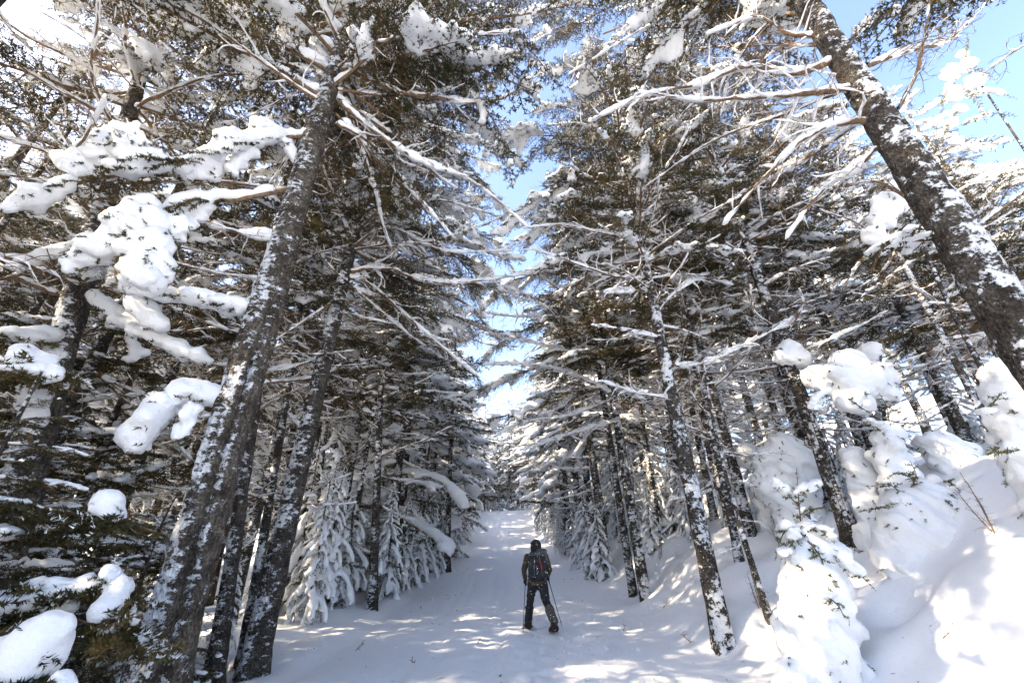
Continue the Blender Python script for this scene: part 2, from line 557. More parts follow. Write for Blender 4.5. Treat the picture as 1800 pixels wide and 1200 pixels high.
def dead_branch(axis, r0, seed, side_len=.8, snow=.7, hair=1., n_side=None, sides=7, fat=1.):
    """bare spruce limb: crooked side shoots, fine hair twigs, snow along its top; returns wood, None, snow"""
    rng = np.random.default_rng(seed)
    wood = Buf(); sn = Buf()
    L = np.linalg.norm(np.diff(axis, axis=0), axis=1).sum()
    n = len(axis)
    tt = np.linspace(0, 1, n)
    rad = r0 * (1 - tt) ** .75 + .004
    tube(wood, axis + rng.normal(size=axis.shape) * r0 * .25, rad, sides, wob=.3)
    snow_strip(sn, axis, rad * 1.05 + .014 * fat, (.035 + .045 * rng.random()) * fat * np.ones(n) * (1 - .35 * tt), rad * .45, seed=seed, gap=.42 - .4 * snow)
    T = norm(np.gradient(axis, axis=0))
    ns = n_side or int(L * 11)
    s = 1
    for k in range(ns):
        t = .1 + .88 * (k + rng.random()) / ns
        i = min(int(t * (n - 1)), n - 2); fr = t * (n - 1) - i
        p = axis[i] * (1 - fr) + axis[i + 1] * fr
        s = -s
        l = side_len * (1 - .62 * t) * (.35 + .9 * rng.random())
        d = off_dir(T[i], s, math.radians(rng.uniform(32, 72)), rng, rng.uniform(-.25, .3))
        q = limb_points(p, d, l, rng, .75, rng.uniform(-.35, .35), 6)
        r = min(rad[i] * .5, .0025 + l * .006)
        tube(wood, q, np.linspace(r, .0018, 6), 3)
        if rng.random() < .5 * snow:
            w = np.linspace(r + .008 * fat, .004, 6)
            snow_strip(sn, q, w, np.linspace(.026, .008, 6) * rng.uniform(.5, 1.3) * fat, np.full(6, r * .4), seed=seed * 31 + k, gap=.5 - .4 * snow)
        T2 = norm(np.gradient(q, axis=0))
        for j in range(int(l * 12)):
            u = .15 + .83 * rng.random(); i2 = min(int(u * 5), 4)
            p2 = q[i2] + (q[i2 + 1] - q[i2]) * (u * 5 - i2)
            l2 = l * rng.uniform(.15, .5) * (1 - .5 * u)
            d2 = off_dir(T2[i2], rng.choice([-1, 1]), math.radians(rng.uniform(30, 80)), rng, rng.uniform(-.5, .35))
            q2 = limb_points(p2, d2, l2, rng, .5, 0, 3)
            tube(wood, q2, np.linspace(.003, .0012, 3), 3)
            if rng.random() < .07 * snow:
                snow_strip(sn, q2, .008, .013, np.full(3, .002), seed=k * 7 + j, gap=.3)
            if hair and l2 > .06:
                for h in range(int(l2 * 15 * hair)):
                    a = q2[rng.integers(0, 2)]
                    d3 = off_dir(norm(q2[-1] - q2[0]), rng.choice([-1, 1]), math.radians(rng.uniform(30, 85)), rng, rng.uniform(-.4, .3))
                    e = a + d3 * rng.uniform(.03, .12)
                    w3 = norm(np.cross(d3, rng.normal(size=3))) * .0013
                    wood.add([a - w3, a + w3, e], tris=[[0, 1, 2]])
    return wood.arrays(), None, sn.arrays()


def live_branch(axis, r0, seed, width=.7, snow=.5, dens=1., frost=.07, voxel=.05, lod=0, bare=.15, droop=.25, thick=1., hang=0.):
    """needled bough: flat sprays of side shoots, pillows of snow fused over them"""
    rng = np.random.default_rng(seed)
    wood = Buf(); nd = Buf()
    n = len(axis)
    seg = np.linalg.norm(np.diff(axis, axis=0), axis=1); L = seg.sum()
    tt = np.linspace(0, 1, n)
    rad = r0 * (1 - tt) ** .8 + .003
    tube(wood, axis, rad, 5 if lod else 6, wob=.12)
    T = norm(np.gradient(axis, axis=0))
    A = []; B = []; blobs = []
    step = (.07 if not lod else .12)
    ns = int(L * (1 - bare) / step); s = 1
    ph = rng.random() * 50
    for k in range(ns):
        t = bare + (1 - bare) * (k + .5 * rng.random()) / ns
        i = min(int(t * (n - 1)), n - 2)
        p = axis[i] + (axis[i + 1] - axis[i]) * (t * (n - 1) - i)
        s = -s
        env = (1 - ((t - bare) / (1 - bare)) ** 1.6) * .85 + .15
        grow = min(1, (t - bare) / .18 + .45)
        l = width * env * grow * rng.uniform(.55, 1.15)
        d = off_dir(T[i], s, math.radians(rng.uniform(42, 64)), rng, -.1 * droop - hang * rng.uniform(.2, 1.))
        nq = 5 if lod else 6
        q = limb_points(p, d, l, rng, .18, droop + hang, nq)
        if not lod: tube(wood, q, np.linspace(min(rad[i] * .5, .007), .0018, nq), 4)
        A += list(q[:-1]); B += list(q[1:])
        T2 = norm(np.gradient(q, axis=0))
        st2 = .05 if not lod else .11
        for j in range(int(l / st2)):
            u = (j + .6) * st2 / l
            if u > .98: break
            i2 = min(int(u * (nq - 1)), nq - 2)
            p2 = q[i2] + (q[i2 + 1] - q[i2]) * (u * (nq - 1) - i2)
            l2 = (.06 + .35 * l * (1 - u)) * rng.uniform(.5, 1.1)
            l2 = min(l2, .26)
            d2 = off_dir(T2[i2], (-1) ** j, math.radians(rng.uniform(38, 62)), rng, -.12 * droop - hang * .25)
            e2 = p2 + d2 * l2
            A.append(p2); B.append(e2)
            if not lod: wood.add([p2 + [0, 0, .002], p2 - [0, 0, .002], e2], tris=[[0, 1, 2]])
        # snow
        mask = vnoise(np.array([t * L * 2.3 + ph]), np.array([s * 2.1 + ph]), 8)[0] + .5
        if mask < snow and abs(d[2]) < .86:
            k2 = max(2, int(l / .055))
            for j in range(k2):
                u = (j + .5) / k2
                if u > .8: break
                x = q[0] + 0
                i2 = min(int(u * (nq - 1)), nq - 2)
                x = q[i2] + (q[i2 + 1] - q[i2]) * (u * (nq - 1) - i2)
                big = (.5 + .9 * rng.random()) * (1 - .45 * u)
                rr = (.058 + .03 * big) * (1 + .6 * thick * .4)
                hz = (.026 + .038 * big * thick)
                if lod: rr *= 1.25; hz *= 1.25
                blobs.append((x + [rng.normal() * .018, rng.normal() * .018, .010 + hz * .5], (rr * rng.uniform(.6, 1.15), rr * rng.uniform(.6, 1.15), hz * rng.uniform(.6, 1.2))))
    # snow along the main axis
    for t in np.arange(bare * .4, .97, .045 / max(L, .4)):
        if vnoise(np.array([t * L * 1.7 + ph]), np.array([ph]), 18)[0] + .5 < snow + .08:
            i = min(int(t * (n - 1)), n - 2)
            if abs(T[i][2]) > .78: continue
            x = axis[i] + (axis[i + 1] - axis[i]) * (t * (n - 1) - i)
            b = .75 + .5 * rng.random()
            hz = (.03 + .035 * thick) * b
            blobs.append((x + [0, 0, rad[i] + hz * .6], (.055 * b * (1 + .3 * thick), .055 * b * (1 + .3 * thick), hz)))
    A = np.array(A); B = np.array(B)
    if lod:
        needle_cloud(nd, A, B, 82 * dens, .064, .020, rng, frost=frost, flat=.9)
    else:
        needle_cloud(nd, A, B, 150 * dens, .036, .0135, rng, frost=frost, flat=.9)
    sn = remesh_blobs(blobs, voxel, 1 if not lod else 2, .018, seed, 13.) if blobs else None
    return wood.arrays(), nd.arrays(), sn


def kit(fn, **kw):
    """turn arrays into shared meshes once"""
    w, nd, sn = fn(**kw)
    return {'arr': (w, nd, sn)}


def kit_meshes(k, needle=None):
    if 'm' not in k:
        w, nd, sn = k['arr']
        k['m'] = (mesh_from('branch', *w, [M_TWIG]),
                  mesh_from('needles', *nd, [needle or M_NEEDLE, M_CAP], False) if nd is not None else None,
                  mesh_from('snow_cap', *sn, [M_CAP]) if sn is not None and len(sn[0]) else None)
    return k['m']


def place_branch(k, parent, loc, rot, scale, needle=None):
    mw, mn, ms = kit_meshes(k, needle)
    b = link('branch', mw, parent, loc, rot, scale)
    if mn is not None: link('needles', mn, b)
    if ms is not None: link('snow_cap', ms, b)['kind'] = 'stuff'
    return b


def axis_line(L, pitch, curve, seed, n=16, wob=.05):
    """branch axis along +X: starts at pitch (rad), bends by curve over its length"""
    rng = np.random.default_rng(seed)
    a = pitch; y = 0.; P = [np.zeros(3)]
    for i in range(n - 1):
        a2 = a + curve * i / (n - 1)
        y += rng.normal() * wob
        P.append(P[-1] + np.array([math.cos(a2) * math.cos(y), math.cos(a2) * math.sin(y), math.sin(a2)]) * L / (n - 1))
    return np.array(P)


DEAD = [kit(dead_branch, axis=axis_line(2.4, p, c, 100 + i, wob=.09), r0=.024, seed=200 + i, snow=s, side_len=.85)
        for i, (p, c, s) in enumerate([(.15, .35, .8), (-.1, .5, .7), (-.35, .3, .6), (.3, -.2, .9), (0, -.3, .8), (-.5, .6, .7), (.1, .1, .9), (-.2, -.25, .5)])]
LIVE = [kit(live_branch, axis=axis_line(2.0, p, c, 300 + i), r0=.02, seed=400 + i, snow=s, thick=th, width=w, droop=.3)
        for i, (p, c, s, th, w) in enumerate([(.1, -.5, .36, .9, .9), (-.1, -.2, .26, .7, .8), (.2, -.6, .42, 1.2, .85), (-.2, .1, .2, .6, .95),
                                              (0, -.8, .38, .9, .6), (-.4, .1, .24, .7, .7), (.25, -.2, .15, .6, .65)])]
DARK = [kit(live_branch, axis=axis_line(2.0, p, c, 350 + i), r0=.018, seed=450 + i, snow=.13, thick=.8, width=.75, droop=.35, frost=.06, dens=.9)
        for i, (p, c) in enumerate([(.1, -.5), (-.1, -.3), (.2, -.6)])]
HEAVY = [kit(live_branch, axis=axis_line(1.8, p, c, 500 + i), r0=.02, seed=600 + i, snow=.52, thick=1.4, width=.55, droop=.6, hang=.15, voxel=.038)
         for i, (p, c) in enumerate([(.1, -1.2), (-.1, -1.0), (-.5, -.7), (.2, -1.5)])]
LODB = [kit(live_branch, axis=axis_line(2.0, p, c, 700 + i, n=9), r0=.02, seed=800 + i, snow=s, thick=1.5, width=.9, voxel=.115, lod=1, frost=.10, droop=.4)
        for i, (p, c, s) in enumerate([(.05, -.5, .46), (-.2, -.2, .34), (.15, -.8, .55), (-.1, .1, .25), (-.35, -.3, .44)])]
LODH = [kit(live_branch, axis=axis_line(1.8, p, c, 720 + i, n=9), r0=.02, seed=820 + i, snow=.7, thick=1.4, width=.66, voxel=.08, lod=1, frost=.12, droop=.7, hang=.2)
        for i, (p, c) in enumerate([(-.1, -1.2), (-.3, -1.0), (.1, -1.5)])]
LODD = [kit(dead_branch, axis=axis_line(2.2, p, c, 740 + i, n=10, wob=.09), r0=.026, seed=840 + i, snow=.9, side_len=.8, hair=0, n_side=12, sides=4, fat=1.5)
        for i, (p, c) in enumerate([(.1, .3), (-.2, .4), (-.4, .3)])]


def rot_mat(az, pitch, s):
    ca, sa, cp, sp = math.cos(az), math.sin(az), math.cos(pitch), math.sin(pitch)
    Ry = np.array([[cp, 0, -sp], [0, 1, 0], [sp, 0, cp]])     # positive pitch lifts +X
    Rz = np.array([[ca, -sa, 0], [sa, ca, 0], [0, 0, 1]])
    return Rz @ Ry * s


# ------------------------------------------------------------------ trunks
def trunk_mesh(base, top, r0, r1, seed, mat, extra=None, n=22, step=.09, flare=.25, rough=.06, bow=0.1, deep=.35, groove=None):
    """base and top relative to the tree's own origin; a slightly bowed, knotted stem"""
    rng = np.random.default_rng(seed)
    base = np.array(base, float); top = np.array(top, float)
    L = np.linalg.norm(top - base); k = max(12, int(L / step))
    t = np.linspace(0, 1, k)
    P = base[None] * (1 - t)[:, None] + top[None] * t[:, None]
    ph = rng.random(4) * 6
    P[:, 0] += bow * (np.sin(t * 3.1 + ph[0]) - math.sin(ph[0]) * (1 - t) - math.sin(3.1 + ph[0]) * t) * .5
    P[:, 1] += bow * (np.sin(t * 2.6 + ph[1]) - math.sin(ph[1]) * (1 - t) - math.sin(2.6 + ph[1]) * t) * .5
    r = r0 + (r1 - r0) * t ** .9
    r = r * (1 + flare * np.exp(-t * L / .35))
    P = np.vstack([P[:1] - (P[1:2] - P[:1]) / np.linalg.norm(P[1] - P[0]) * deep, P]); r = np.concatenate([[r[0] * 1.1], r])
    B = Buf()
    tube(B, P, r, n)
    v, tr, q, tm, qm = B.arrays()
    c = np.repeat(P, n, axis=0)
    d = norm(v - c)
    ang = np.arctan2(d[:, 1], d[:, 0]); h = c[:, 2]
    nz = fbm(np.cos(ang) * 2.2 + seed, h * 3.5 + np.sin(ang) * 2.2, 50 + seed, 4)
    lobes = np.cos(ang * 4 + seed) * .5 * np.exp(-np.maximum(h - base[2], 0) / .4) * flare
    R = np.repeat(r, n)
    fine = fbm(np.cos(ang) * 9 + seed, h * 14 + np.sin(ang) * 9, 90 + seed, 3) + .6 * vnoise(ang * 5 + .4 * vnoise(h * 3, h * 0, 5), h * 1.3, 77)
    v = v + d * (R * (nz * rough * 2 + lobes))[:, None] + d * (fine * rough * .16)[:, None]
    if groove is not None:
        da = np.angle(np.exp(1j * (ang - groove - .5 * vnoise(h * .9, h * 0 + 2., 6))))
        g = np.exp(-(da / .13) ** 2) * sm(4.6, 3.2, h) - .35 * np.exp(-((np.abs(da) - .3) / .12) ** 2) * sm(4.6, 3.2, h)
        v = v - d * (g * R * .42)[:, None]
    return mesh_from('trunk', v, tr, q, tm, qm, [mat]), P, r


def tree_root(name, x, y, label, cat='tree', group=None, z=None):
    o = bpy.data.objects.new(name, None)
    COL.objects.link(o)
    o.empty_display_size = .3
    o.location = (x, y, gz(x, y) if z is None else z)
    return tag(o, label, cat, group)


def near_tree(x, y, h, r0, label, seed, mat=None, lean=(0, 0), dead=(1.5, .5), nb=34, reach=2.2, live=True, group=None, live_s=1., dead_s=1.,
              skip=None, name='spruce_tree', heavy=.15, bow=.25, top_r=.03, n_trunk=18, live_n=None, taper=1., nodead=False):
    """a tall spruce whose every branch is a part: bare limbs below, needled boughs above"""
    rng = np.random.default_rng(seed)
    root = tree_root(name, x, y, label, group=group)
    top = np.array([lean[0], lean[1], h])
    me, P, r = trunk_mesh((0, 0, 0), top, r0, top_r, seed, mat or M_BARK, bow=bow, n=n_trunk - 3, step=.22)
    link('trunk', me, root)
    crown0 = dead[1] * h

    def stem(z):
        i = np.searchsorted(P[:, 2], z) - 1
        i = max(0, min(i, len(P) - 2)); f = (z - P[i, 2]) / (P[i + 1, 2] - P[i, 2] + 1e-6)
        return P[i] * (1 - f) + P[i + 1] * f, r[i]
    az = rng.random() * 6
    nd = 0 if nodead else int(nb * .5)
    for k in range(nd):
        z = dead[0] + (crown0 - dead[0] + h * .12) * (k + rng.random() * .8) / nd
        az += 2.4 + rng.normal() * .4
        if skip and skip(az % (2 * math.pi), z): continue
        p, rr = stem(z)
        s = dead_s * rng.uniform(.55, 1.15) * (.75 + .25 * z / crown0)
        place_branch(DEAD[rng.integers(len(DEAD))], root, p, (0, rng.uniform(-.2, .25), az), s)
    if live:
        nl = live_n or int(nb * .8)
        for k in range(nl):
            z = crown0 + (h - crown0 - .3) * ((k + rng.random() * .8) / nl) ** .92
            az += 2.4 + rng.normal() * .4
            if skip and skip(az % (2 * math.pi), z): continue
            p, rr = stem(z)
            f = (z - crown0) / (h - crown0)
            s = live_s * reach / 2.0 * (1 - f * .85 * taper) * rng.uniform(.75, 1.15)
            kk = HEAVY[rng.integers(len(HEAVY))] if rng.random() < heavy and s < 1.1 else LIVE[rng.integers(len(LIVE))]
            if nodead and rng.random() < .75: kk = DARK[rng.integers(3)]
            place_branch(kk, root, p, (0, rng.uniform(-.25, .2) - .25 * f, az), s)
    return root, P, r


ORD = ['first', 'second', 'third', 'fourth', 'fifth', 'sixth', 'seventh', 'eighth', 'ninth', 'tenth', 'eleventh', 'twelfth']

# ------------------------------------------------------------------ far trees, whole crowns shared
def far_proto(h, crown0, reach, nb, seed, dead_n=14, drape=0.):
    rng = np.random.default_rng(seed)
    cw = Buf(); cn = Buf(); cs = Buf()
    az = 0
    P = axis_line(h, math.pi / 2 - .02, .03, seed, n=14, wob=.6)
    P[:, 0] = np.cumsum(rng.normal(size=14)) * .04; P[:, 1] = np.cumsum(rng.normal(size=14)) * .04
    P[0, :2] = 0
    tb = Buf()
    tube(tb, np.vstack([[0, 0, -.6], P]), np.concatenate([[h * .0125], np.linspace(h * .0115, .015, 14)]), 9, wob=.12)

    def stem(z):
        return np.array([np.interp(z, P[:, 2], P[:, 0]), np.interp(z, P[:, 2], P[:, 1]), z])
    for k in range(dead_n):
        z = 1.0 + (crown0 - .5) * rng.random(); az += 2.4 + rng.normal() * .5
        kk = LODD[rng.integers(len(LODD))]['arr']
        M = rot_mat(az, rng.uniform(-.3, .2), rng.uniform(.4, .9))
        cw.merge(kk[0], M, stem(z)); cs.merge(kk[2], M, stem(z))
    for k in range(nb):
        f = ((k + rng.random()) / nb) ** .95
        z = crown0 + (h - crown0 - .15) * f
        az += 2.4 + rng.normal() * .35
        hv = rng.random() < .25 + .6 * drape
        kk = (LODH if hv else LODB)[rng.integers(3 if hv else 5)]['arr']
        s = reach / 2.0 * (1 - f) ** .8 * rng.uniform(.75, 1.2) + .12
        M = rot_mat(az, rng.uniform(-.25, .15) - drape * .35 + .25 * f, s)
        p = stem(z)
        cw.merge(kk[0], M, p); cn.merge(kk[1], M, p)
        if kk[2] is not None: cs.merge(kk[2], M, p)
    return {'h': h, 'trunk': tb.mesh('trunk', [M_BARK]), 'crown': cn.mesh('crown', [M_FAR, M_CAP], False),
            'limbs': cw.mesh('limbs', [M_TWIG]), 'snow': cs.mesh('snow_load', [M_CAP])}


TALL = [far_proto(15, c0, rc, 58, 900 + i) for i, (c0, rc) in enumerate([(3.5, 2.7), (5.0, 2.5), (2.2, 2.9), (6, 2.6)])]
DRAPE = [far_proto(5.0, .35, rc, 46, 950 + i, dead_n=0, drape=1.) for i, rc in enumerate([1.5, 1.8, 1.3])]


def far_tree(proto, x, y, h, rz, label, group, name='spruce_tree', wide=1., cat='tree'):
    root = tree_root(name, x, y, label, cat, group)
    root.rotation_euler = (0, 0, rz)
    s = h / proto['h']
    root.scale = (s * wide, s * wide, s)
    for k, n in (('trunk', 'trunk'), ('limbs', 'limb'), ('crown', 'crown'), ('snow', 'snow_load')):
        o = link(n, proto[k], root)
        if k == 'snow': o['kind'] = 'stuff'
    return root


# ------------------------------------------------------------------ the ground
def make_ground():
    def axis(lo, a, b, hi, d, g):
        mid = np.arange(a, b, d)
        up = [b]; s = d
        while up[-1] < hi: s *= g; up.append(up[-1] + s)
        dn = [a]; s = d
        while dn[-1] > lo: s *= g; dn.append(dn[-1] - s)
        return np.concatenate([dn[:0:-1], mid, up])
    X = axis(-400, -4.2, 7.2, 400, .09, 1.09)
    Y = axis(-300, 4.4, 12, 700, .09, 1.055)
    gx, gy = np.meshgrid(X, Y)
    z = ground(gx, gy)
    v = np.stack([gx, gy, z], -1).reshape(-1, 3)
    nx, ny = len(X), len(Y)
    i = np.arange(ny - 1)[:, None] * nx; j = np.arange(nx - 1)[None, :]
    q = np.stack([i + j, i + j + 1, i + nx + j + 1, i + nx + j], -1).reshape(-1, 4)
    me = mesh_from('snow_ground', v, np.zeros((0, 3), int), q, np.zeros(0, int), np.zeros(len(q), int), [M_SNOW])
    return tag(link('snow_ground', me), 'snow covered trail and forest floor rising to the right bank', kind='structure')


make_ground()

# ------------------------------------------------------------------ hero trees
def hero_trunk(a, b, Y, h, r0, label, seed, mat, name='spruce_tree', top_r=.05, lean_y=0., group=None, bow=.12, n=24, rough=.06, flare=.3, step=.1, groove=None):
    """a stem through two pixels of the photograph at distance Y; returns root, axis, radii"""
    A = at(*a, Y); B = at(*b, Y)
    d = (B - A) / (B[2] - A[2])
    g = gz(A[0], Y)
    for _ in range(3):
        bx = A[0] + d[0] * (g - A[2]); g = gz(bx, Y)
    root = tree_root(name, bx, Y, label, group=group)
    top = np.array([d[0] * h, lean_y, h])
    me, P, r = trunk_mesh((0, 0, 0), top, r0, top_r, seed, mat, bow=bow, n=n, rough=rough, flare=flare, step=step, groove=groove)
    link('trunk', me, root)
    return root, P, r


def hero_branch(root, pts, r0, kind, seed, **kw):
    """pts: (px, py, Y) control points of the photograph"""
    o = np.array(root.location)
    C = [at(px, py, Y) - o for px, py, Y in pts]
    ax = spline(C, 22)
    w, nd, sn = (live_branch if kind == 'live' else dead_branch)(axis=ax, r0=r0, seed=seed, **kw)
    b = link('branch', mesh_from('branch', *w, [M_TWIG]), root)
    if nd is not None: link('needles', mesh_from('needles', *nd, [M_NEEDLE, M_CAP], False), b)
    if sn is not None and len(sn[0]): link('snow_cap', mesh_from('snow_cap', *sn, [M_CAP]), b)['kind'] = 'stuff'
    return b


def dress(root, P, r, seed, zs, zl, nd, nl, reach, dead_s=1., live_s=1., heavy=.2, az_ok=None, taper=1.):
    rng = np.random.default_rng(seed)
    h = P[-1, 2]; az = rng.random() * 6

    def stem(z):
        return np.array([np.interp(z, P[:, 2], P[:, 0]), np.interp(z, P[:, 2], P[:, 1]), z])
    for k in range(nd):
        z = zs[0] + (zs[1] - zs[0]) * (k + rng.random()) / nd
        az += 2.4 + rng.normal() * .5
        if az_ok and not az_ok(az % (2 * math.pi), z): continue
        place_branch(DEAD[rng.integers(len(DEAD))], root, stem(z), (0, rng.uniform(-.25, .25), az), dead_s * rng.uniform(.5, 1.15))
    for k in range(nl):
        f = (k + rng.random()) / nl
        z = zl + (h - zl - .2) * f
        az += 2.4 + rng.normal() * .5
        if az_ok and not az_ok(az % (2 * math.pi), z): continue
        sc_ = min(live_s * reach / 2 * (1 - .72 * f * taper), 1.55) * rng.uniform(.75, 1.15)
        kk = HEAVY[rng.integers(len(HEAVY))] if rng.random() < heavy and sc_ < 1.1 else LIVE[rng.integers(len(LIVE))]
        place_branch(kk, root, stem(z), (0, rng.uniform(-.25, .2), az), sc_)
        if rng.random() < .45:
            place_branch(DEAD[rng.integers(len(DEAD))], root, stem(z), (0, rng.uniform(-.3, .2), az + 1.3), live_s * reach / 2.6 * (1 - .7 * f) * rng.uniform(.5, 1.))


LATE = []
# L1: the big rough trunk left of the trail
T1, P1, r1 = hero_trunk((330, 1000), (590, 110), 4.2, 18, .215, 'thickest trunk left of the trail, rough grey bark with a long dark split', 11, M_BARK_B, rough=.12, flare=.45, n=52, step=.06, groove=-.75)
hero_branch(T1, [(603, 118, 4.2), (690, 158, 4.3), (770, 172, 4.5), (860, 178, 4.7), (950, 140, 5.0)], .045, 'dead', 21, side_len=.8, snow=1.1, fat=1.5)
hero_branch(T1, [(600, 180, 4.2), (660, 232, 4.4), (745, 285, 4.7), (830, 318, 5.0), (930, 400, 5.5)], .036, 'dead', 22, side_len=.9, snow=1., fat=1.3)
hero_branch(T1, [(590, 215, 4.2), (650, 250, 4.6), (720, 330, 5.2), (800, 420, 5.8)], .03, 'dead', 23, side_len=.9, snow=.9, fat=1.2)
hero_branch(T1, [(602, 120, 4.2), (670, 66, 4.2), (790, 40, 4.3), (930, 24, 4.5), (1080, -10, 4.8)], .05, 'live', 24, width=.85, snow=.26, dens=1.1, thick=1.)
hero_branch(T1, [(700, 55, 4.25), (780, 120, 4.4), (860, 200, 4.7), (900, 290, 5.0)], .02, 'live', 25, width=.6, snow=.25, dens=1.2, hang=.25, frost=.2)
hero_branch(T1, [(790, 40, 4.3), (880, 110, 4.6), (960, 190, 5.0)], .02, 'live', 26, width=.55, snow=.25, dens=1.2, hang=.2, frost=.2)
hero_branch(T1, [(650, 85, 4.2), (700, 190, 4.5), (790, 240, 4.9), (880, 260, 5.3)], .02, 'live', 27, width=.6, snow=.3, dens=1.1, hang=.2, frost=.2)
hero_branch(T1, [(560, 240, 4.2), (470, 245, 3.9), (370, 275, 3.6), (260, 300, 3.4), (130, 325, 3.3), (0, 380, 3.2)], .035, 'live', 28, width=.62, snow=.5, dens=1.5, thick=1.6, frost=.08, droop=.5, hang=.25, bare=.15)
hero_branch(T1, [(520, 330, 4.1), (420, 350, 3.9), (330, 355, 3.7), (240, 390, 3.5), (160, 450, 3.4)], .03, 'live', 29, width=.5, snow=.5, dens=1.4, thick=1.6, frost=.1, droop=.9, hang=.5, bare=.3)
hero_branch(T1, [(575, 150, 4.2), (520, 90, 4.0), (450, 70, 3.9), (385, 95, 3.8), (350, 118, 3.7)], .03, 'live', 30, width=.4, snow=.5, dens=1.4, thick=1.6, frost=.1, droop=.6)
hero_branch(T1, [(590, 130, 4.2), (540, 60, 4.0), (560, 10, 3.9), (680, -20, 3.8)], .03, 'live', 31, width=.5, snow=.5, dens=1.3, thick=1.4, frost=.1)
hero_branch(T1, [(500, 420, 4.2), (430, 410, 4.1), (360, 392, 4.0), (290, 360, 3.9)], .02, 'dead', 32, side_len=.5, snow=.9)
hero_branch(T1, [(470, 560, 4.2), (400, 545, 4.1), (320, 530, 4.0), (230, 520, 3.9)], .02, 'live', 33, width=.4, snow=.7, dens=1.2, thick=1.8, frost=.2)
hero_branch(T1, [(400, 720, 4.2), (330, 700, 4.0), (270, 730, 3.9), (220, 800, 3.8)], .02, 'live', 34, width=.4, snow=.8, dens=1.1, thick=2.4, frost=.2, hang=.3)
hero_branch(T1, [(530, 300, 4.2), (480, 240, 4.0), (440, 250, 3.9), (400, 310, 3.8)], .02, 'live', 35, width=.35, snow=.8, dens=1.2, thick=2., frost=.2)
dress(T1, P1, r1, 41, (7.4, 12), 8.0, 14, 60, 4.2, dead_s=1.2)

for k, b in enumerate([
    [(600, 150, 4.2), (700, 210, 4.8), (800, 200, 5.4), (880, 250, 5.9), (900, 330, 6.1)], [(598, 60, 4.2), (720, 120, 4.6), (820, 130, 5.0), (920, 90, 5.2)],
    [(600, 20, 4.2), (760, 10, 4.4), (900, 60, 4.7), (990, 160, 5.0)], [(590, 200, 4.2), (680, 300, 5.0), (760, 380, 5.8), (830, 400, 6.4)]]):
    hero_branch(T1, b, .022, 'live', 400 + k, width=.75, snow=.22, dens=1.2, hang=.2, frost=.12)

# second stem just behind its right side
T1b, P1b, r1b = hero_trunk((385, 1130), (455, 640), 7.6, 13, .12, 'narrow dark trunk rising close behind the split-barked trunk', 12, M_BARK, rough=.08)
dress(T1b, P1b, r1b, 42, (4.5, 9), 7, 14, 30, 2.2)

# L2: straight trunk at the left edge of the trail
T2, P2, r2 = hero_trunk((450, 1150), (600, 500), 8.0, 19, .20, 'brown scaly spruce at the left trail edge, snowy limbs reaching over the trail', 13, M_BARK, rough=.09, flare=.3, n=32, step=.08)
hero_branch(T2, [(605, 480, 8.0), (670, 470, 8.2), (760, 495, 8.4), (850, 492, 8.7), (935, 478, 9.0)], .05, 'dead', 51, side_len=.9, snow=1.2, fat=1.9)
hero_branch(T2, [(605, 485, 8.0), (650, 500, 8.2), (720, 560, 8.5), (790, 620, 8.8), (840, 660, 9.2)], .045, 'dead', 52, side_len=.9, snow=1.2, fat=1.9)
hero_branch(T2, [(600, 420, 8.0), (660, 435, 8.1), (750, 425, 8.3), (840, 400, 8.6), (900, 370, 8.9)], .04, 'dead', 53, side_len=1.0, snow=1., fat=1.5)
hero_branch(T2, [(605, 400, 8.0), (670, 360, 7.8), (760, 350, 7.8), (880, 380, 8.0)], .04, 'dead', 54, side_len=1.0, snow=1., fat=1.4)
hero_branch(T2, [(600, 450, 8.0), (680, 400, 8.0), (780, 440, 8.2), (900, 440, 8.6)], .035, 'dead', 55, side_len=1.0, snow=.9, fat=1.4)
hero_branch(T2, [(600, 520, 8.0), (540, 560, 7.6), (480, 600, 7.3)], .03, 'dead', 56, side_len=.8, snow=1., fat=1.3)
hero_branch(T2, [(575, 620, 8.0), (530, 640, 7.9), (470, 650, 7.8)], .03, 'dead', 57, side_len=.5, snow=1., fat=1.3)
hero_branch(T2, [(620, 330, 8.0), (720, 330, 8.2), (800, 380, 8.5), (860, 460, 8.8)], .035, 'live', 58, width=.9, snow=.4, frost=.2, hang=.15)
for k, b in enumerate([
    [(615, 300, 8.0), (720, 260, 8.4), (820, 300, 8.8), (900, 380, 9.2)], [(610, 360, 8.0), (720, 400, 8.6), (820, 470, 9.2), (850, 560, 9.6)],
    [(620, 240, 8.0), (740, 200, 8.2), (850, 230, 8.5), (930, 300, 8.8)], [(600, 450, 8.0), (680, 520, 8.6), (760, 560, 9.2), (820, 640, 9.6)],
    [(615, 200, 8.0), (760, 140, 8.2), (880, 150, 8.6)]]):
    hero_branch(T2, b, .03, 'live', 410 + k, width=1.0, snow=.3, dens=1., hang=.25, frost=.12, thick=1.3)
dress(T2, P2, r2, 43, (6.5, 11.5), 8.0, 18, 62, 4.0)

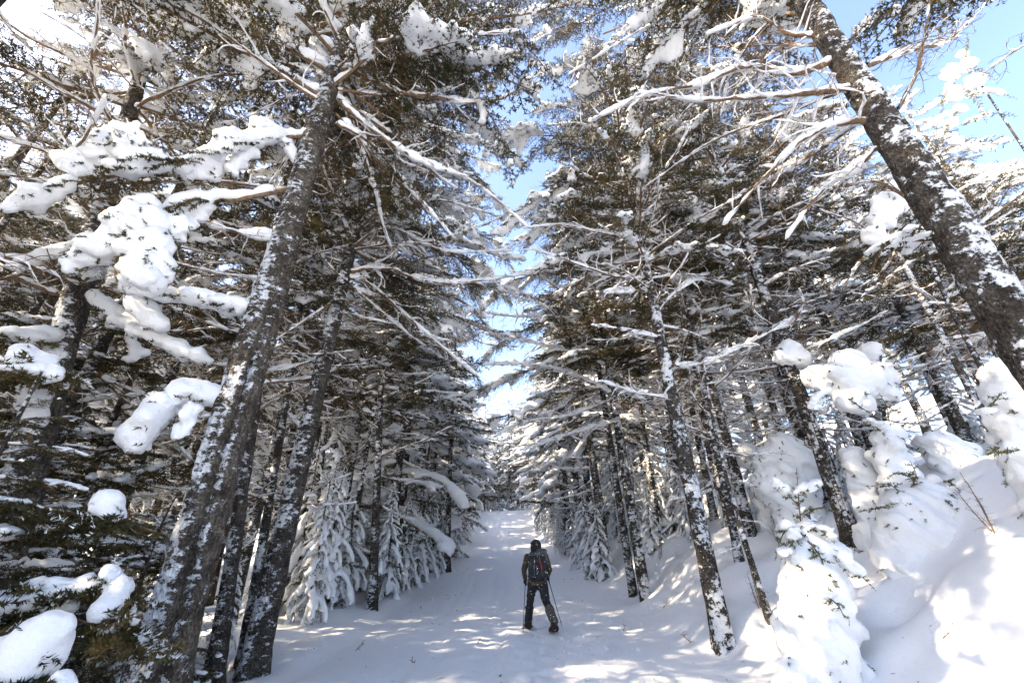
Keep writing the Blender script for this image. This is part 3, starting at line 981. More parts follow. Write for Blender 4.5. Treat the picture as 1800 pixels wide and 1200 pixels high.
# L0: trunk near the left border
T0, P0_, r0_ = hero_trunk((40, 850), (135, 520), 4.5, 15, .19, 'dark spruce trunk near the left border behind snow laden boughs', 14, M_BARK, rough=.08)
hero_branch(T0, [(140, 500, 4.5), (190, 470, 4.2), (240, 530, 4.0), (270, 580, 3.9)], .02, 'live', 61, width=.35, snow=.75, thick=1.9, dens=1.3, frost=.3)
hero_branch(T0, [(150, 440, 4.5), (90, 450, 4.2), (20, 480, 3.8)], .02, 'live', 62, width=.4, snow=.6, thick=1.6, dens=1.2)
hero_branch(T0, [(60, 800, 4.5), (40, 700, 4.0), (60, 660, 3.7), (110, 690, 3.6)], .02, 'live', 63, width=.35, snow=.5, thick=1.8, dens=1.5, frost=.12)
hero_branch(T0, [(110, 600, 4.5), (60, 600, 4.1), (0, 590, 3.8)], .02, 'live', 64, width=.35, snow=.55, thick=1.8, dens=1.5, frost=.12)
hero_branch(T0, [(150, 520, 4.5), (200, 560, 4.4), (270, 600, 4.3), (360, 640, 4.3)], .016, 'live', 65, width=.3, snow=.7, thick=1.6, dens=1.1)
dress(T0, P0_, r0_, 44, (4.6, 14), 8.0, 44, 26, 2.6, dead_s=1.1)

# R5: the big leaning trunk at the upper right
T5, P5, r5 = hero_trunk((1780, 560), (1455, 60), 3.2, 19, .20, 'big dark trunk leaning in from the right border with snow in its ridged bark', 15, M_BARK_P, rough=.09, flare=.2, n=44, step=.07)
hero_branch(T5, [(1482, 100, 3.2), (1400, 128, 3.3), (1310, 118, 3.5), (1220, 150, 3.7), (1130, 168, 3.9), (1040, 210, 4.2)], .04, 'dead', 71, side_len=.8, snow=1.3, fat=1.5)
hero_branch(T5, [(1500, 155, 3.2), (1410, 165, 3.3), (1320, 172, 3.5), (1220, 175, 3.7), (1120, 160, 3.9)], .034, 'dead', 72, side_len=.8, snow=1.3, fat=1.4)
hero_branch(T5, [(1545, 215, 3.2), (1480, 215, 3.3), (1410, 245, 3.5), (1345, 310, 3.8), (1270, 395, 4.2)], .034, 'dead', 73, side_len=.8, snow=1.2, fat=1.4)
hero_branch(T5, [(1460, 60, 3.2), (1390, 60, 3.3), (1330, 30, 3.4), (1240, 60, 3.6)], .03, 'dead', 74, side_len=.7, snow=1.2, fat=1.2)
hero_branch(T5, [(1525, 115, 3.2), (1600, 88, 3.3), (1670, 70, 3.5), (1730, 10, 3.7)], .03, 'dead', 75, side_len=.7, snow=1., fat=1.1)
hero_branch(T5, [(1580, 190, 3.2), (1610, 130, 3.1), (1625, 60, 3.0), (1640, -30, 2.9)], .02, 'dead', 76, side_len=.5, snow=.5)
hero_branch(T5, [(1560, 240, 3.2), (1500, 300, 3.5), (1450, 330, 3.8), (1380, 420, 4.2)], .025, 'dead', 77, side_len=.7, snow=1., fat=1.2)
hero_branch(T5, [(1660, 380, 3.2), (1600, 350, 3.3), (1540, 320, 3.5), (1480, 330, 3.8)], .02, 'dead', 78, side_len=.7, snow=.6)
hero_branch(T5, [(1690, 400, 3.2), (1640, 420, 3.3), (1560, 430, 3.4), (1530, 480, 3.6)], .018, 'live', 79, width=.35, snow=.3, dens=1., frost=.15)
hero_branch(T5, [(1480, 90, 3.2), (1530, 40, 3.3), (1580, 20, 3.4)], .014, 'live', 80, width=.3, snow=.3, dens=1.2, frost=.1)
hero_branch(T5, [(1700, 420, 3.2), (1740, 380, 3.3), (1800, 340, 3.4), (1860, 330, 3.5)], .018, 'dead', 81, side_len=.6, snow=.5)
hero_branch(T5, [(1440, 20, 3.2), (1340, 0, 3.4), (1200, -10, 3.8), (1080, 60, 4.2)], .03, 'live', 82, width=.6, snow=.3, dens=1.1, frost=.2)
for k, b in enumerate([
    [(1430, 10, 3.2), (1300, -20, 4.0), (1150, 40, 5.2), (1000, 130, 6.4)], [(1470, 80, 3.2), (1340, 80, 4.2), (1200, 90, 5.4), (1080, 130, 6.4)],
    [(1500, 150, 3.2), (1380, 200, 4.2), (1250, 250, 5.4), (1130, 330, 6.6)], [(1530, 200, 3.2), (1400, 290, 4.4), (1300, 340, 5.6)]]):
    hero_branch(T5, b, .026, 'dead', 450 + k, side_len=1.0, snow=.8, fat=1.1, hair=1.5)
for k, b in enumerate([[(1440, 30, 3.2), (1330, 20, 4.2), (1220, 30, 5.2), (1120, 90, 6.0)], [(1420, -10, 3.2), (1250, -30, 4.4), (1080, 10, 5.6), (960, 80, 6.4)]]):
    hero_branch(T5, b, .024, 'live', 460 + k, width=.9, snow=.25, dens=1., hang=.15)
dress(T5, P5, r5, 45, (7.6, 12), 8.5, 12, 46, 3.6, az_ok=lambda a, z: 1.0 < a < 5.2)

# R1: straight snow-flecked trunk right of the hiker
T6, P6, r6 = hero_trunk((1268, 1110), (1165, 600), 8.9, 18, .175, 'snow-flecked straight trunk standing alone on the bank just right of the hiker', 16, M_BARK_P, rough=.06, flare=.2)
for k, b in enumerate([
    ([(1105, 345, 8.9), (1060, 330, 8.8), (1010, 290, 8.7), (990, 240, 8.6)], .035), ([(1108, 350, 8.9), (1150, 320, 8.9), (1190, 265, 9.0)], .03),
    ([(1120, 420, 8.9), (1060, 410, 8.8), (990, 395, 8.6), (920, 400, 8.4)], .035), ([(1135, 490, 8.9), (1080, 485, 8.8), (1010, 462, 8.6), (930, 435, 8.5)], .04),
    ([(1140, 510, 8.9), (1090, 512, 8.5), (1060, 514, 8.0)], .035), ([(1150, 560, 8.9), (1180, 520, 8.9), (1230, 490, 9.0), (1290, 500, 9.2)], .03),
    ([(1130, 450, 8.9), (1180, 400, 9.2), (1240, 380, 9.6)], .03), ([(1165, 640, 8.9), (1230, 640, 8.8), (1300, 610, 8.8), (1400, 560, 8.9)], .03),
    ([(1180, 700, 8.9), (1120, 690, 8.7), (1060, 670, 8.6)], .025), ([(1100, 330, 8.9), (1080, 270, 8.7), (1030, 220, 8.5), (960, 220, 8.3)], .03)]):
    hero_branch(T6, b[0], b[1], 'dead', 90 + k, side_len=.9, snow=1.2, fat=1.8)
for k, b in enumerate([
    [(1060, 60, 8.9), (1150, 30, 8.6), (1260, 60, 8.3), (1340, 120, 8.0)], [(1080, 150, 8.9), (1170, 120, 8.7), (1270, 150, 8.5)],
    [(1050, 10, 8.9), (980, 10, 8.8), (920, 50, 8.7)], [(1090, 220, 8.9), (1180, 200, 9.2), (1280, 230, 9.5)]]):
    hero_branch(T6, b, .028, 'live', 430 + k, width=1.1, snow=.3, dens=.9, hang=.15, frost=.15)
for k, b in enumerate([
    [(1240, 160, 9.4), (1180, 90, 9.0), (1100, 70, 8.6), (1000, 100, 8.2)], [(1250, 200, 9.4), (1330, 130, 9.0), (1400, 130, 8.6)], [(1230, 80, 9.4), (1300, 20, 9.0), (1380, 10, 8.6)],
    [(1220, 30, 9.4), (1150, 0, 9.2), (1080, 20, 9.0)]]):
    LATE.append((b, k))
for k, b in enumerate([
    [(1100, 320, 8.9), (1020, 260, 8.7), (950, 260, 8.6), (900, 320, 8.5)], [(1090, 260, 8.9), (1000, 190, 8.7), (930, 200, 8.6)],
    [(1080, 180, 8.9), (1000, 120, 8.7), (920, 140, 8.6)], [(1080, 120, 8.9), (1020, 60, 8.8), (960, 60, 8.8)], [(1120, 400, 8.9), (1040, 370, 9.0), (960, 380, 9.2), (920, 440, 9.4)]]):
    hero_branch(T6, b, .025, 'live', 420 + k, width=.8, snow=.3, dens=1., hang=.15, frost=.15)
dress(T6, P6, r6, 46, (5.5, 11), 8.0, 20, 70, 4.2)

# R2: twin trunks
T7, P7, r7 = hero_trunk((1132, 1030), (1062, 600), 14.4, 19, .17, 'right-hand stem of the twin trunks on the bank beyond the hiker', 17, M_BARK_P, rough=.07, flare=.15)
T8, P8, r8 = hero_trunk((1108, 1010), (1050, 620), 15.2, 18, .13, 'thinner left-hand stem of the twin trunks on the bank beyond the hiker', 18, M_BARK, rough=.07, flare=.15)
for k, b in enumerate([
    [(1068, 640, 14.4), (1000, 618, 13.8), (930, 600, 13.2), (830, 575, 12.5)], [(1075, 690, 14.4), (1000, 655, 13.8), (930, 640, 13.2), (850, 640, 12.6)],
    [(1080, 700, 14.4), (1000, 730, 13.8), (930, 740, 13.2), (870, 765, 12.6)], [(1060, 600, 14.4), (1000, 560, 13.8), (900, 555, 13.0), (820, 545, 12.5)],
    [(1065, 620, 14.4), (1010, 600, 13.8), (960, 540, 13.2), (900, 520, 12.6)], [(1085, 740, 14.4), (1010, 760, 13.8), (920, 790, 13.2)],
    [(1050, 560, 14.4), (1000, 520, 14.0), (930, 470, 13.5)]]):
    hero_branch(T7, b, .045, 'dead', 110 + k, side_len=1.1, snow=1.3, fat=2.3)
dress(T7, P7, r7, 47, (5, 11), 7.5, 14, 64, 3.9)
dress(T8, P8, r8, 48, (5, 10), 6.5, 8, 50, 3.0)

for k, (rt_, b) in enumerate([
    (T2, [(610, 350, 8.0), (700, 330, 8.3), (800, 350, 8.7), (910, 400, 9.2)]), (T2, [(605, 390, 8.0), (700, 400, 8.4), (800, 430, 8.8), (920, 460, 9.2)]),
    (T2, [(625, 180, 8.0), (720, 120, 8.2), (830, 90, 8.5), (950, 110, 9.0)]), (T2, [(630, 140, 8.0), (740, 60, 8.2), (860, 20, 8.5), (980, 20, 9.0)]),
    (T6, [(1050, 40, 8.9), (980, 50, 8.6), (900, 100, 8.4), (850, 170, 8.3)]), (T6, [(1045, -10, 8.9), (960, -20, 8.6), (880, 10, 8.4), (830, 60, 8.3)]),
    (T6, [(1095, 290, 8.9), (1010, 320, 8.7), (930, 360, 8.5), (860, 420, 8.4)]), (T6, [(1090, 240, 8.9), (1000, 240, 8.8), (910, 240, 8.7), (850, 270, 8.7)]),
    (T7, [(1060, 560, 14.4), (980, 560, 13.8), (900, 590, 13.2), (840, 640, 12.8)]), (T7, [(1055, 500, 14.4), (970, 480, 13.8), (890, 500, 13.2), (840, 550, 12.8)]),
    (T7, [(1080, 680, 14.4), (1000, 690, 13.8), (920, 720, 13.2), (850, 740, 12.8)]), (T7, [(1045, 430, 14.4), (960, 410, 13.8), (890, 430, 13.2)]),
    (T2, [(600, 500, 8.0), (700, 540, 8.8), (800, 560, 9.6), (900, 600, 10.4)]), (T7, [(1075, 640, 14.4), (990, 640, 14.4), (900, 660, 14.4), (820, 700, 14.4)]),
    (T7, [(1085, 720, 14.4), (1010, 745, 14.6), (930, 790, 14.8)]), (T2, [(605, 430, 8.0), (720, 470, 8.9), (830, 500, 9.8), (925, 520, 10.6)])]):
    far_ = rt_ is T7 or k > 11
    hero_branch(rt_, b, .026, 'live', 500 + k, width=1.5 if far_ else 1.05, snow=.34, dens=.55 if far_ else .7, hang=.2, voxel=.07 if far_ else .055, thick=1.5, frost=.08)

# R3, R4 and others on the slope
T9, P9, r9 = hero_trunk((1490, 925), (1330, 470), 9.4, 18, .165, 'trunk rising from the hollow between the snow-buried saplings on the bank', 19, M_BARK_P, rough=.06)
for b, k in LATE:
    hero_branch(T9, b, .026, 'live' if k % 2 else 'dead', 440 + k, snow=.4)
dress(T9, P9, r9, 49, (3.2, 9.5), 7.5, 26, 64, 3.9)
T10, P10, r10 = hero_trunk((1462, 600), (1372, 370), 12.5, 18, .16, 'dark trunk high on the slope behind the snow mushrooms', 20, M_BARK, rough=.06)
dress(T10, P10, r10, 50, (3.0, 9.5), 7, 20, 40, 2.6)
for k, (a, b, Y, h, r, lab, mat) in enumerate([
    ((1350, 1075), (1275, 790), 8.6, 4.6, .06, 'slender snow-plastered sapling stem beside the straight flecked trunk', M_BARK_P),
    ((1735, 740), (1640, 560), 7.5, 8, .07, 'slim peeling stem with fine bare twigs below the leaning trunk', M_BARK_B),
    ((1275, 780), (1225, 600), 12, 11, .14, 'middle-distance trunk in the dense stand right of the straight flecked trunk', M_BARK),
    ((1395, 740), (1320, 560), 12.5, 12, .13, 'dark thin trunk left of the snow mushroom on the slope', M_BARK),
    ((655, 1050), (668, 650), 13.5, 18, .13, 'thin straight trunk at the foot of the draped firs left of the trail', M_BARK),
    ((610, 1030), (655, 760), 15, 10, .10, 'thin curving trunk behind the snow draped firs at left', M_BARK),
    ((530, 1050), (560, 800), 14, 12, .15, 'trunk half hidden behind the brown scaly spruce', M_BARK),
    ((425, 1180), (485, 800), 8.8, 12, .1, 'slim trunk touching the left side of the brown scaly spruce', M_BARK),
    ((790, 905), (797, 740), 24, 19, .16, 'trunk standing in the draped firs where the trail narrows', M_BARK),
    ((1205, 930), (1180, 760), 17, 12, .12, 'thin trunk between the twin trunks and the straight flecked trunk', M_BARK)]):
    rt, PP, rr = hero_trunk(a, b, Y, h, r, lab, 130 + k, mat, n=16, top_r=.02, step=.12, bow=.2)
    if k == 4:
        for k2, b in enumerate([
            [(672, 560, 13.5), (740, 520, 13.8), (810, 530, 14.0), (880, 600, 14.2)], [(675, 500, 13.5), (760, 450, 13.8), (850, 470, 14.0), (900, 540, 14.2)],
            [(680, 440, 13.5), (770, 400, 13.8), (860, 420, 14.0), (905, 480, 14.2)], [(670, 610, 13.5), (740, 600, 13.6), (820, 640, 13.8), (860, 700, 14.)],
            [(685, 380, 13.5), (780, 340, 13.6), (870, 350, 13.8)], [(690, 320, 13.5), (790, 270, 13.6), (890, 300, 13.8)]]):
            hero_branch(rt, b, .03, 'live', 470 + k2, width=1.4, snow=.26, dens=.6, hang=.3, thick=.9, frost=.12)
        for k2, b in enumerate([[(675, 540, 13.5), (760, 560, 13.6), (840, 600, 13.8), (910, 610, 14.)], [(680, 470, 13.5), (780, 500, 13.6), (880, 510, 13.8)]]):
            hero_branch(rt, b, .03, 'dead', 480 + k2, side_len=1.2, snow=1., fat=2.)
        dress(rt, PP, rr, 150 + k, (2.5, 9), 5.5, 16, 56, 3.1, dead_s=1.)
    elif k not in (0,):
        dress(rt, PP, rr, 150 + k, (2.2, h * .62), h * .5, 12, 16, 1.7, dead_s=.75)
    else:
        dress(rt, PP, rr, 150 + k, (.8, 4.3), 3.9, 8, 3, .7, dead_s=.3, live_s=.8)

# ------------------------------------------------------------------ near stand trees (individual branches)
NEAR = [
    (-7.2, 6.6, 17, 0.136, 'spruce trunk seen between the left border trunk and the split-barked trunk'),
    (-8.6, 9.8, 19, 0.160, 'spruce behind the dark narrow trunk, deep left'),
    (-6.4, 11.2, 18, 0.128, 'spruce just behind the brown scaly spruce'),
    (-5.6, 14.8, 18, 0.120, 'tall spruce rising over the thin straight trunk at the draped firs'),
    (-9.8, 13.0, 19, 0.160, 'second spruce row tree deep left of the brown scaly spruce'),
    (-7.6, 16.5, 19, 0.144, 'dense spruce behind the draped firs at the left trail edge'),
    (-6.0, 8.9, 18, 0.120, 'slender spruce immediately left of the brown scaly spruce'),
    (-11.5, 9.0, 18, 0.144, 'deep shaded spruce furthest in at the left border'),
    (-10.6, 6.2, 17, 0.136, 'spruce at the left border behind the dark understory firs'),
    (8.4, 12.2, 19, 0.144, 'spruce behind the trunk in the hollow'),
    (6.2, 13.4, 18, 0.136, 'spruce between the twin trunks and the trunk in the hollow'),
    (9.6, 15.2, 19, 0.136, 'spruce in the dense right stand above the blocky snow heap'),
    (7.4, 17.2, 19, 0.136, 'spruce further back between the twin trunks and the snow mushroom'),
    (11.6, 11.0, 13.5, 0.152, 'dark spruce on the upper slope right of the snow pillow cluster'),
    (5.6, 18.5, 19, 0.128, 'spruce at the bank edge just behind the twin trunks'),
    (12.8, 14.6, 16, 0.136, 'spruce high on the slope below the leaning trunk'),
    (10.6, 8.2, 8.5, 0.120, 'spruce near the right border above the bright slope'),
    (13.0, 9.0, 9.5, 0.112, 'shorter snowy spruce cut by the right border above the snow-smothered fir'),
    (5.0, 10.8, 17, 0.096, 'thin spruce close behind the straight flecked trunk'),
    (7.6, 10.6, 17, 0.104, 'thin spruce left of the trunk in the hollow')]
for k, (x, y, h, r, lab) in enumerate(NEAR):
    near_tree(x, y, h, r, lab, 170 + k, nb=62, reach=2.8, dead=(1.6, .32), n_trunk=14, heavy=.22, dead_s=.95)
# firs and spruces added beyond the left border to keep sun off the trail
for k, (x, y, h, c) in enumerate([(-8.2, 5.2, 9, .1), (-7.6, 3.3, 9.3, .1), (-9.6, 4.2, 10, .1), (-8.6, 1.9, 9.6, .1), (-7.2, 1.0, 8.4, .1), (-10.6, 6.6, 9, .1), (-8.8, -1.2, 18, .42), (-6.2, -1.4, 17, .4), (-11.5, -2.5, 18, .4), (-9.5, .3, 7.2, .1), (-7.0, .5, 19, .45), (-10.4, -.3, 19, .4), (-4.9, -.7, 18, .45), (-12, 3.2, 11.8, .1), (-12.4, 5.6, 12, .1), (-13.2, 1.0, 11.8, .1), (-12.2, 8.2, 12, .1), (-9.0, 7.4, 10, .1), (-14.5, 4.5, 13, .1), (-14.2, 7.2, 13, .1), (-10.8, 2.6, 10.5, .1), (-6.6, 5.0, 6.2, .1), (-7.0, 7.4, 7.5, .1)]):
    near_tree(x, y, h, .1 if h < 11 else .18, f'dense fir added beyond the left border as a shade caster', 230 + k, nb=60, reach=2.7 if h < 11 else 2.8,
              dead=(.6 if h < 11 else 2, c), n_trunk=10, heavy=.2, group='shade-casting firs added beyond the left border')

# unseen tall spruces added beside the near trail to block open sky
for k, (x, y, h, c) in enumerate([(-4.7, .1, 18, .45), (-5.3, -3.2, 18, .35), (5.2, -1.2, 18, .35), (4.6, -5.0, 18, .35), (-4.2, -7.0, 18, .35), (7.4, 1.4, 17, .4), (-6.8, -6.0, 18, .3), (7.6, -4.0, 18, .3)]):
    near_tree(x, y, h, .17, 'unseen tall spruce added beside the near trail to block skylight', 260 + k, nb=52, reach=3.2, dead=(2, c), n_trunk=10, heavy=.2,
              group='unseen spruces added beside the near trail to block skylight')

# ------------------------------------------------------------------ far stand
rng = np.random.default_rng(7)
spots = []


def free(x, y, d):
    return all((x - a) ** 2 + (y - b) ** 2 > d * d for a, b in spots)


spots += [(x, y) for x, y, *_ in NEAR] + [(-8.2, 5.2), (-9.6, 4.2), (-10.6, 6.6)]
far_n = 0
row_n = [] 
for k, y in enumerate([17.5, 20, 22.5, 26, 29.5, 33, 37, 41, 46, 51, 56]):
    for side in (-1, 1):
        if side > 0 and y < 19: continue
        x = -.03 * y + side * (4.0 + rng.random() * .6); yy = y + rng.random()
        spots.append((x, yy)); row_n.append(side)
        word = 'left' if side < 0 else 'right'; row_n.pop()
        far_tree(TALL[rng.integers(len(TALL))], x, yy, rng.uniform(15, 20), rng.random() * 6.28,
                 f'{ORD[sum(1 for q_ in row_n if q_ == side)]} tall spruce counted away from the hiker in the {word} edge row', f'tall spruces lining the {word} edge of the trail', wide=1.2)
        row_n.append(side)
for y0 in np.arange(9, 95, 1.0):
    for side in (-1, 1):
        for _ in range(5):
            y = y0 + rng.random()
            cx = -0.03 * y
            reach = 5.5 + 22 * rng.random() ** 1.4
            x = cx + side * reach if y < 58 else cx + side * (abs(side) * 2.2 + 20 * rng.random())
            if abs(x - cx) < (4.7 if y < 58 else 1.5): continue
            if side > 0 and y < 18 and x < 13: continue
            if side < 0 and y < 18 and x > -10: continue
            if abs(x) > y * 1.35 + 3: continue
            if not free(x, y, (2.7 if side > 0 else 2.2) if y < 30 else 3.4): continue
            spots.append((x, y))
            word = 'left' if side < 0 else 'right'
            far_tree(TALL[rng.integers(len(TALL))], x, y, rng.uniform(14, 21), rng.random() * 6.28,
                     f'snowy spruce packed in the deeper forest {word} of the trail',
                     f'spruces in the deeper forest {word} of the trail', wide=rng.uniform(.85, 1.15))
            far_n += 1
# the trail bends away: trees close the view at its far end
for k in range(60):
    x = rng.uniform(-12, 9); y = 65 + 22 * rng.random()
    if free(x, y, 1.5):
        spots.append((x, y))
        far_tree(TALL[(k * 2) % 4], x, y, rng.uniform(11, 19), k, 'snowy spruce closing the view at the far end of the trail', 'spruces at the far end of the trail')

# ------------------------------------------------------------------ snow draped young firs along the trail
dr = []
for k, y in enumerate(np.arange(10.5, 62, 1.15)):
    dr.append((-.03 * y - (3.8 if y < 18 else 3.3) - rng.random() * .6 - (.5 if y < 14 else 0), y + rng.random(), rng.uniform(2.2, 4.8),
               f'{ORD[k]} snow draped young fir from the front along the left trail edge' if k < 12 else None))
    if y > 12: dr.append((-.03 * y - 5.4 - rng.random(), y + rng.random(), rng.uniform(3.5, 6.5), None))
for k, y in enumerate(np.arange(19, 62, 1.3)):
    dr.append((-.03 * y + 3.7 + rng.random() * .7, y + rng.random(), rng.uniform(1.2, 3.6),
               f'{ORD[k]} snow draped young fir beyond the twin trunks along the right trail edge' if k < 10 else None))
    dr.append((-.03 * y + 5.8 + rng.random(), y + rng.random(), rng.uniform(2.5, 5.5), None))
for x, y, h in [(5.0, 17.2, 2.6), (7.9, 16.0, 3.2), (8.8, 14.2, 3.0), (6.6, 19.5, 3.6), (9.8, 17.5, 3.8), (5.2, 20.2, 3.0), (11.2, 15.4, 3.4), (8.4, 19.6, 3.8), (-5.2, 12.4, 2.6), (-6.2, 15.2, 4.2), (-7.9, 11.4, 3.6), (-9.0, 9.4, 3.4)]:
    dr.append((x, y, h, None))
for k in range(16):
    dr.append((-5.8 + k * .62 + rng.random() * .4, 65.5 + rng.random() * 3, rng.uniform(2.5, 6.5), 'young snowy fir closing off the far end of the trail'))
for x, y, h, lab in [(8.3, 13.6, 3.2, 'draped young fir on the slope behind the trunk in the hollow'), (9.4, 12.2, 3.0, 'draped young fir on the slope left of the snow pillow cluster'),
                     (7.0, 14.9, 2.8, 'draped young fir in the shade right of the twin trunks'), (11, 13, 3.5, 'draped young fir above the thin leaning snow column'),
                     (12.2, 11.4, 3.2, 'draped young fir high on the slope below the leaning trunk'), (5.8, 15.6, 2.4, 'low draped fir directly right of the twin trunks'),
                     (6.2, 17.0, 3.4, 'draped young fir behind the twin trunks'), (-6.9, 8.6, 2.4, 'low draped fir in the shade left of the brown scaly spruce'),
                     (-8.4, 7.6, 3.0, 'draped fir seen left of the split-barked trunk'), (-6.6, 13.0, 3.0, 'draped fir between the brown scaly spruce and the thin straight trunk'),
                     (-5.6, 9.6, 1.8, 'smallest draped fir right of the brown scaly spruce foot')]:
    dr.append((x, y, h, lab))
for k, (x, y, h, lab) in enumerate(dr):
    word = 'left' if x < 0 else 'right'
    far_tree(DRAPE[rng.integers(3)], x, y, h, rng.random() * 6.28, lab or f'young fir draped in snow in the dense fringe of the {word} trail edge',
             'young firs at the far end of the trail' if y > 65 else f'snow draped young firs on the {word} of the trail', name='young_fir', wide=rng.uniform(.8, 1.1))

# ------------------------------------------------------------------ snow-buried saplings and snow mushrooms
def px_blobs(lst, squash=1.0, wob=0., seed=0):
    r_ = np.random.default_rng(seed)
    out = []
    for px, py, Y, rp in lst:
        c = at(px, py, Y); dep = (c - CAM) @ _F
        r = rp * dep / 750.
        out.append((c, (r, r * .9, r * squash)))
        near = [b for b in out[-14:-1] if b[1][0] > r * .55]
        for b in near[-6:]:
            if np.linalg.norm(b[0] - c) < 2.2 * (r + b[1][0]) * .6:
                out.append(((b[0] + c) / 2, tuple((np.array(b[1]) + [r, r * .9, r * squash]) / 2 * .95)))
        for _ in range(9):                       # lobes that break the outline
            d = norm(r_.normal(size=3) - [0, 0, .35])
            k_ = r_.uniform(.25, .5)
            out.append((c + d * r * r_.uniform(.6, .95), (r * k_, r * k_ * r_.uniform(.6, 1.2), r * k_ * .8 * squash)))
    return out


def buried_fir(lst, label, seed, sprigs=(), voxel=.045, name='buried_fir', group=None, down=True, squash=1.05, cat='sapling', noise=.02, mat=None):
    """a young fir bent and buried in snow: stem, snow load and the green sprigs that still poke out"""
    B = px_blobs(lst, squash, seed=seed)
    cs = np.array([b[0] for b in B])
    cx, cy = cs[:, 0].mean(), cs[:, 1].mean()
    g = gz(cx, cy)
    root = tree_root(name, cx, cy, label, cat=cat, group=group)
    o = np.array([cx, cy, g])
    if down:
        low = cs[:, 2].min()
        rr = max(b[1][0] for b in B) * .9
        z = low
        while z > g - .1:
            B.append((np.array([cx + .05 * math.sin(z * 5), cy, z]), (rr, rr, rr)))
            z -= rr * .7
    v, t, q, tm, qm = remesh_blobs([(c - o, r) for c, r in B], voxel, 3, noise, seed, nscale=11., sub=2, coarse=.07)
    link('snow_load', mesh_from('snow_load', v, t, q, tm, qm, [M_CAP]), root)
    top = cs[np.argmax(cs[:, 2])] - o
    tb = Buf(); tube(tb, [[0, 0, -.2], [top[0] * .3, top[1] * .3, top[2] * .5], top], [.05, .035, .02], 8)
    link('trunk', tb.mesh('trunk', [M_BARK]), root)
    r_ = np.random.default_rng(seed)
    if len(v):
        A_ = []; D_ = []
        nt_ = int(min(170, 24 + len(v) / 45))
        for c_ in v[r_.integers(0, len(v), nt_)]:
            out_ = norm(c_ - np.array([top[0] * .5, top[1] * .5, c_[2] + .25])) + r_.normal(size=3) * .35 + [0, 0, -.35]
            if r_.random() < .5: continue
            a_ = c_ - norm(out_) * .03
            for m_ in range(r_.integers(1, 4)):
                A_.append(a_); D_.append(a_ + norm(out_ + r_.normal(size=3) * .3) * r_.uniform(.05, .15))
        nb_ = Buf(); needle_cloud(nb_, np.array(A_), np.array(D_), 420, .026, .007, r_, frost=.25)
        tw_ = Buf()
        for a_, d_ in zip(A_, D_): tube(tw_, [a_, (a_ + d_) / 2, d_], [.003, .0025, .001], 3)
        b = link('twig_tips', tw_.mesh('twig_tips', [M_TWIG]), root); b['kind'] = 'stuff'
        link('needles', nb_.mesh('needles', [M_YOUNG if down else M_NEEDLE, M_CAP], False), b)['kind'] = 'stuff'
    for k, sp in enumerate(sprigs):
        ax = spline([at(*p) - o for p in sp], 9)
        w, nd, sn = live_branch(ax, .008, seed * 10 + k, width=.16, snow=.15, dens=1.3, frost=.12, voxel=.02, bare=.05, droop=.1)
        b = link('branch', mesh_from('branch', *w, [M_TWIG]), root)
        link('needles', mesh_from('needles', *nd, [M_YOUNG, M_CAP], False), b)
        if sn is not None: link('snow_cap', mesh_from('snow_cap', *sn, [M_CAP]), b)
    return root


buried_fir([(1412, 905, 6.7, 18), (1425, 940, 6.6, 32), (1432, 985, 6.5, 44), (1428, 1035, 6.4, 50), (1440, 1085, 6.3, 52), (1420, 1130, 6.2, 46), (1450, 1170, 6.1, 46),
            (1470, 1045, 6.4, 26), (1475, 975, 6.4, 24), (1492, 985, 6.3, 16), (1395, 1090, 6.3, 28), (1405, 1185, 6.1, 34)],
           'small fir smothered in snow at the foot of the bank, green leader on top', 301,
           sprigs=[[(1410, 940, 6.6), (1405, 890, 6.5), (1400, 822, 6.4)], [(1405, 890, 6.5), (1380, 865, 6.4), (1362, 855, 6.3)], [(1403, 870, 6.5), (1425, 862, 6.4), (1442, 852, 6.3)],
                   [(1412, 920, 6.5), (1395, 950, 6.3), (1372, 985, 6.2)], [(1420, 925, 6.5), (1440, 930, 6.3), (1468, 955, 6.2)], [(1470, 990, 6.3), (1505, 1005, 6.1), (1540, 1038, 6.0)],
                   [(1400, 930, 6.5), (1378, 935, 6.4), (1362, 985, 6.3)], [(1420, 950, 6.3), (1445, 985, 6.1), (1460, 1060, 6.0)], [(1440, 1040, 6.1), (1470, 1060, 5.9), (1485, 1085, 5.85)],
                   [(1415, 905, 6.5), (1440, 892, 6.3), (1475, 900, 6.3)]])
buried_fir([(1620, 875, 7.4, 34), (1598, 905, 7.3, 40), (1645, 905, 7.3, 48), (1685, 930, 7.4, 42), (1590, 950, 7.2, 46), (1640, 960, 7.2, 58), (1700, 975, 7.3, 42), (1600, 1000, 7.1, 46),
            (1718, 1010, 7.2, 30), (1625, 1040, 7.0, 36), (1665, 1010, 7.1, 36)],
           'largest rounded snow hump on the bank, a fir wholly buried with a few needles showing', 302, voxel=.05, down=False,
           sprigs=[[(1600, 880, 7.2), (1560, 888, 7.0), (1508, 900, 6.9)], [(1590, 870, 7.2), (1560, 850, 7.1), (1530, 855, 7.0)], [(1600, 860, 7.2), (1610, 835, 7.1), (1600, 810, 7.0)],
                   [(1640, 850, 7.2), (1665, 845, 7.1), (1690, 865, 7.0)], [(1690, 930, 7.0), (1700, 950, 6.9), (1705, 985, 6.85)], [(1620, 1030, 6.8), (1635, 1045, 6.7), (1640, 1065, 6.65)],
                   [(1620, 850, 7.2), (1580, 830, 7.1), (1560, 842, 7.)]])
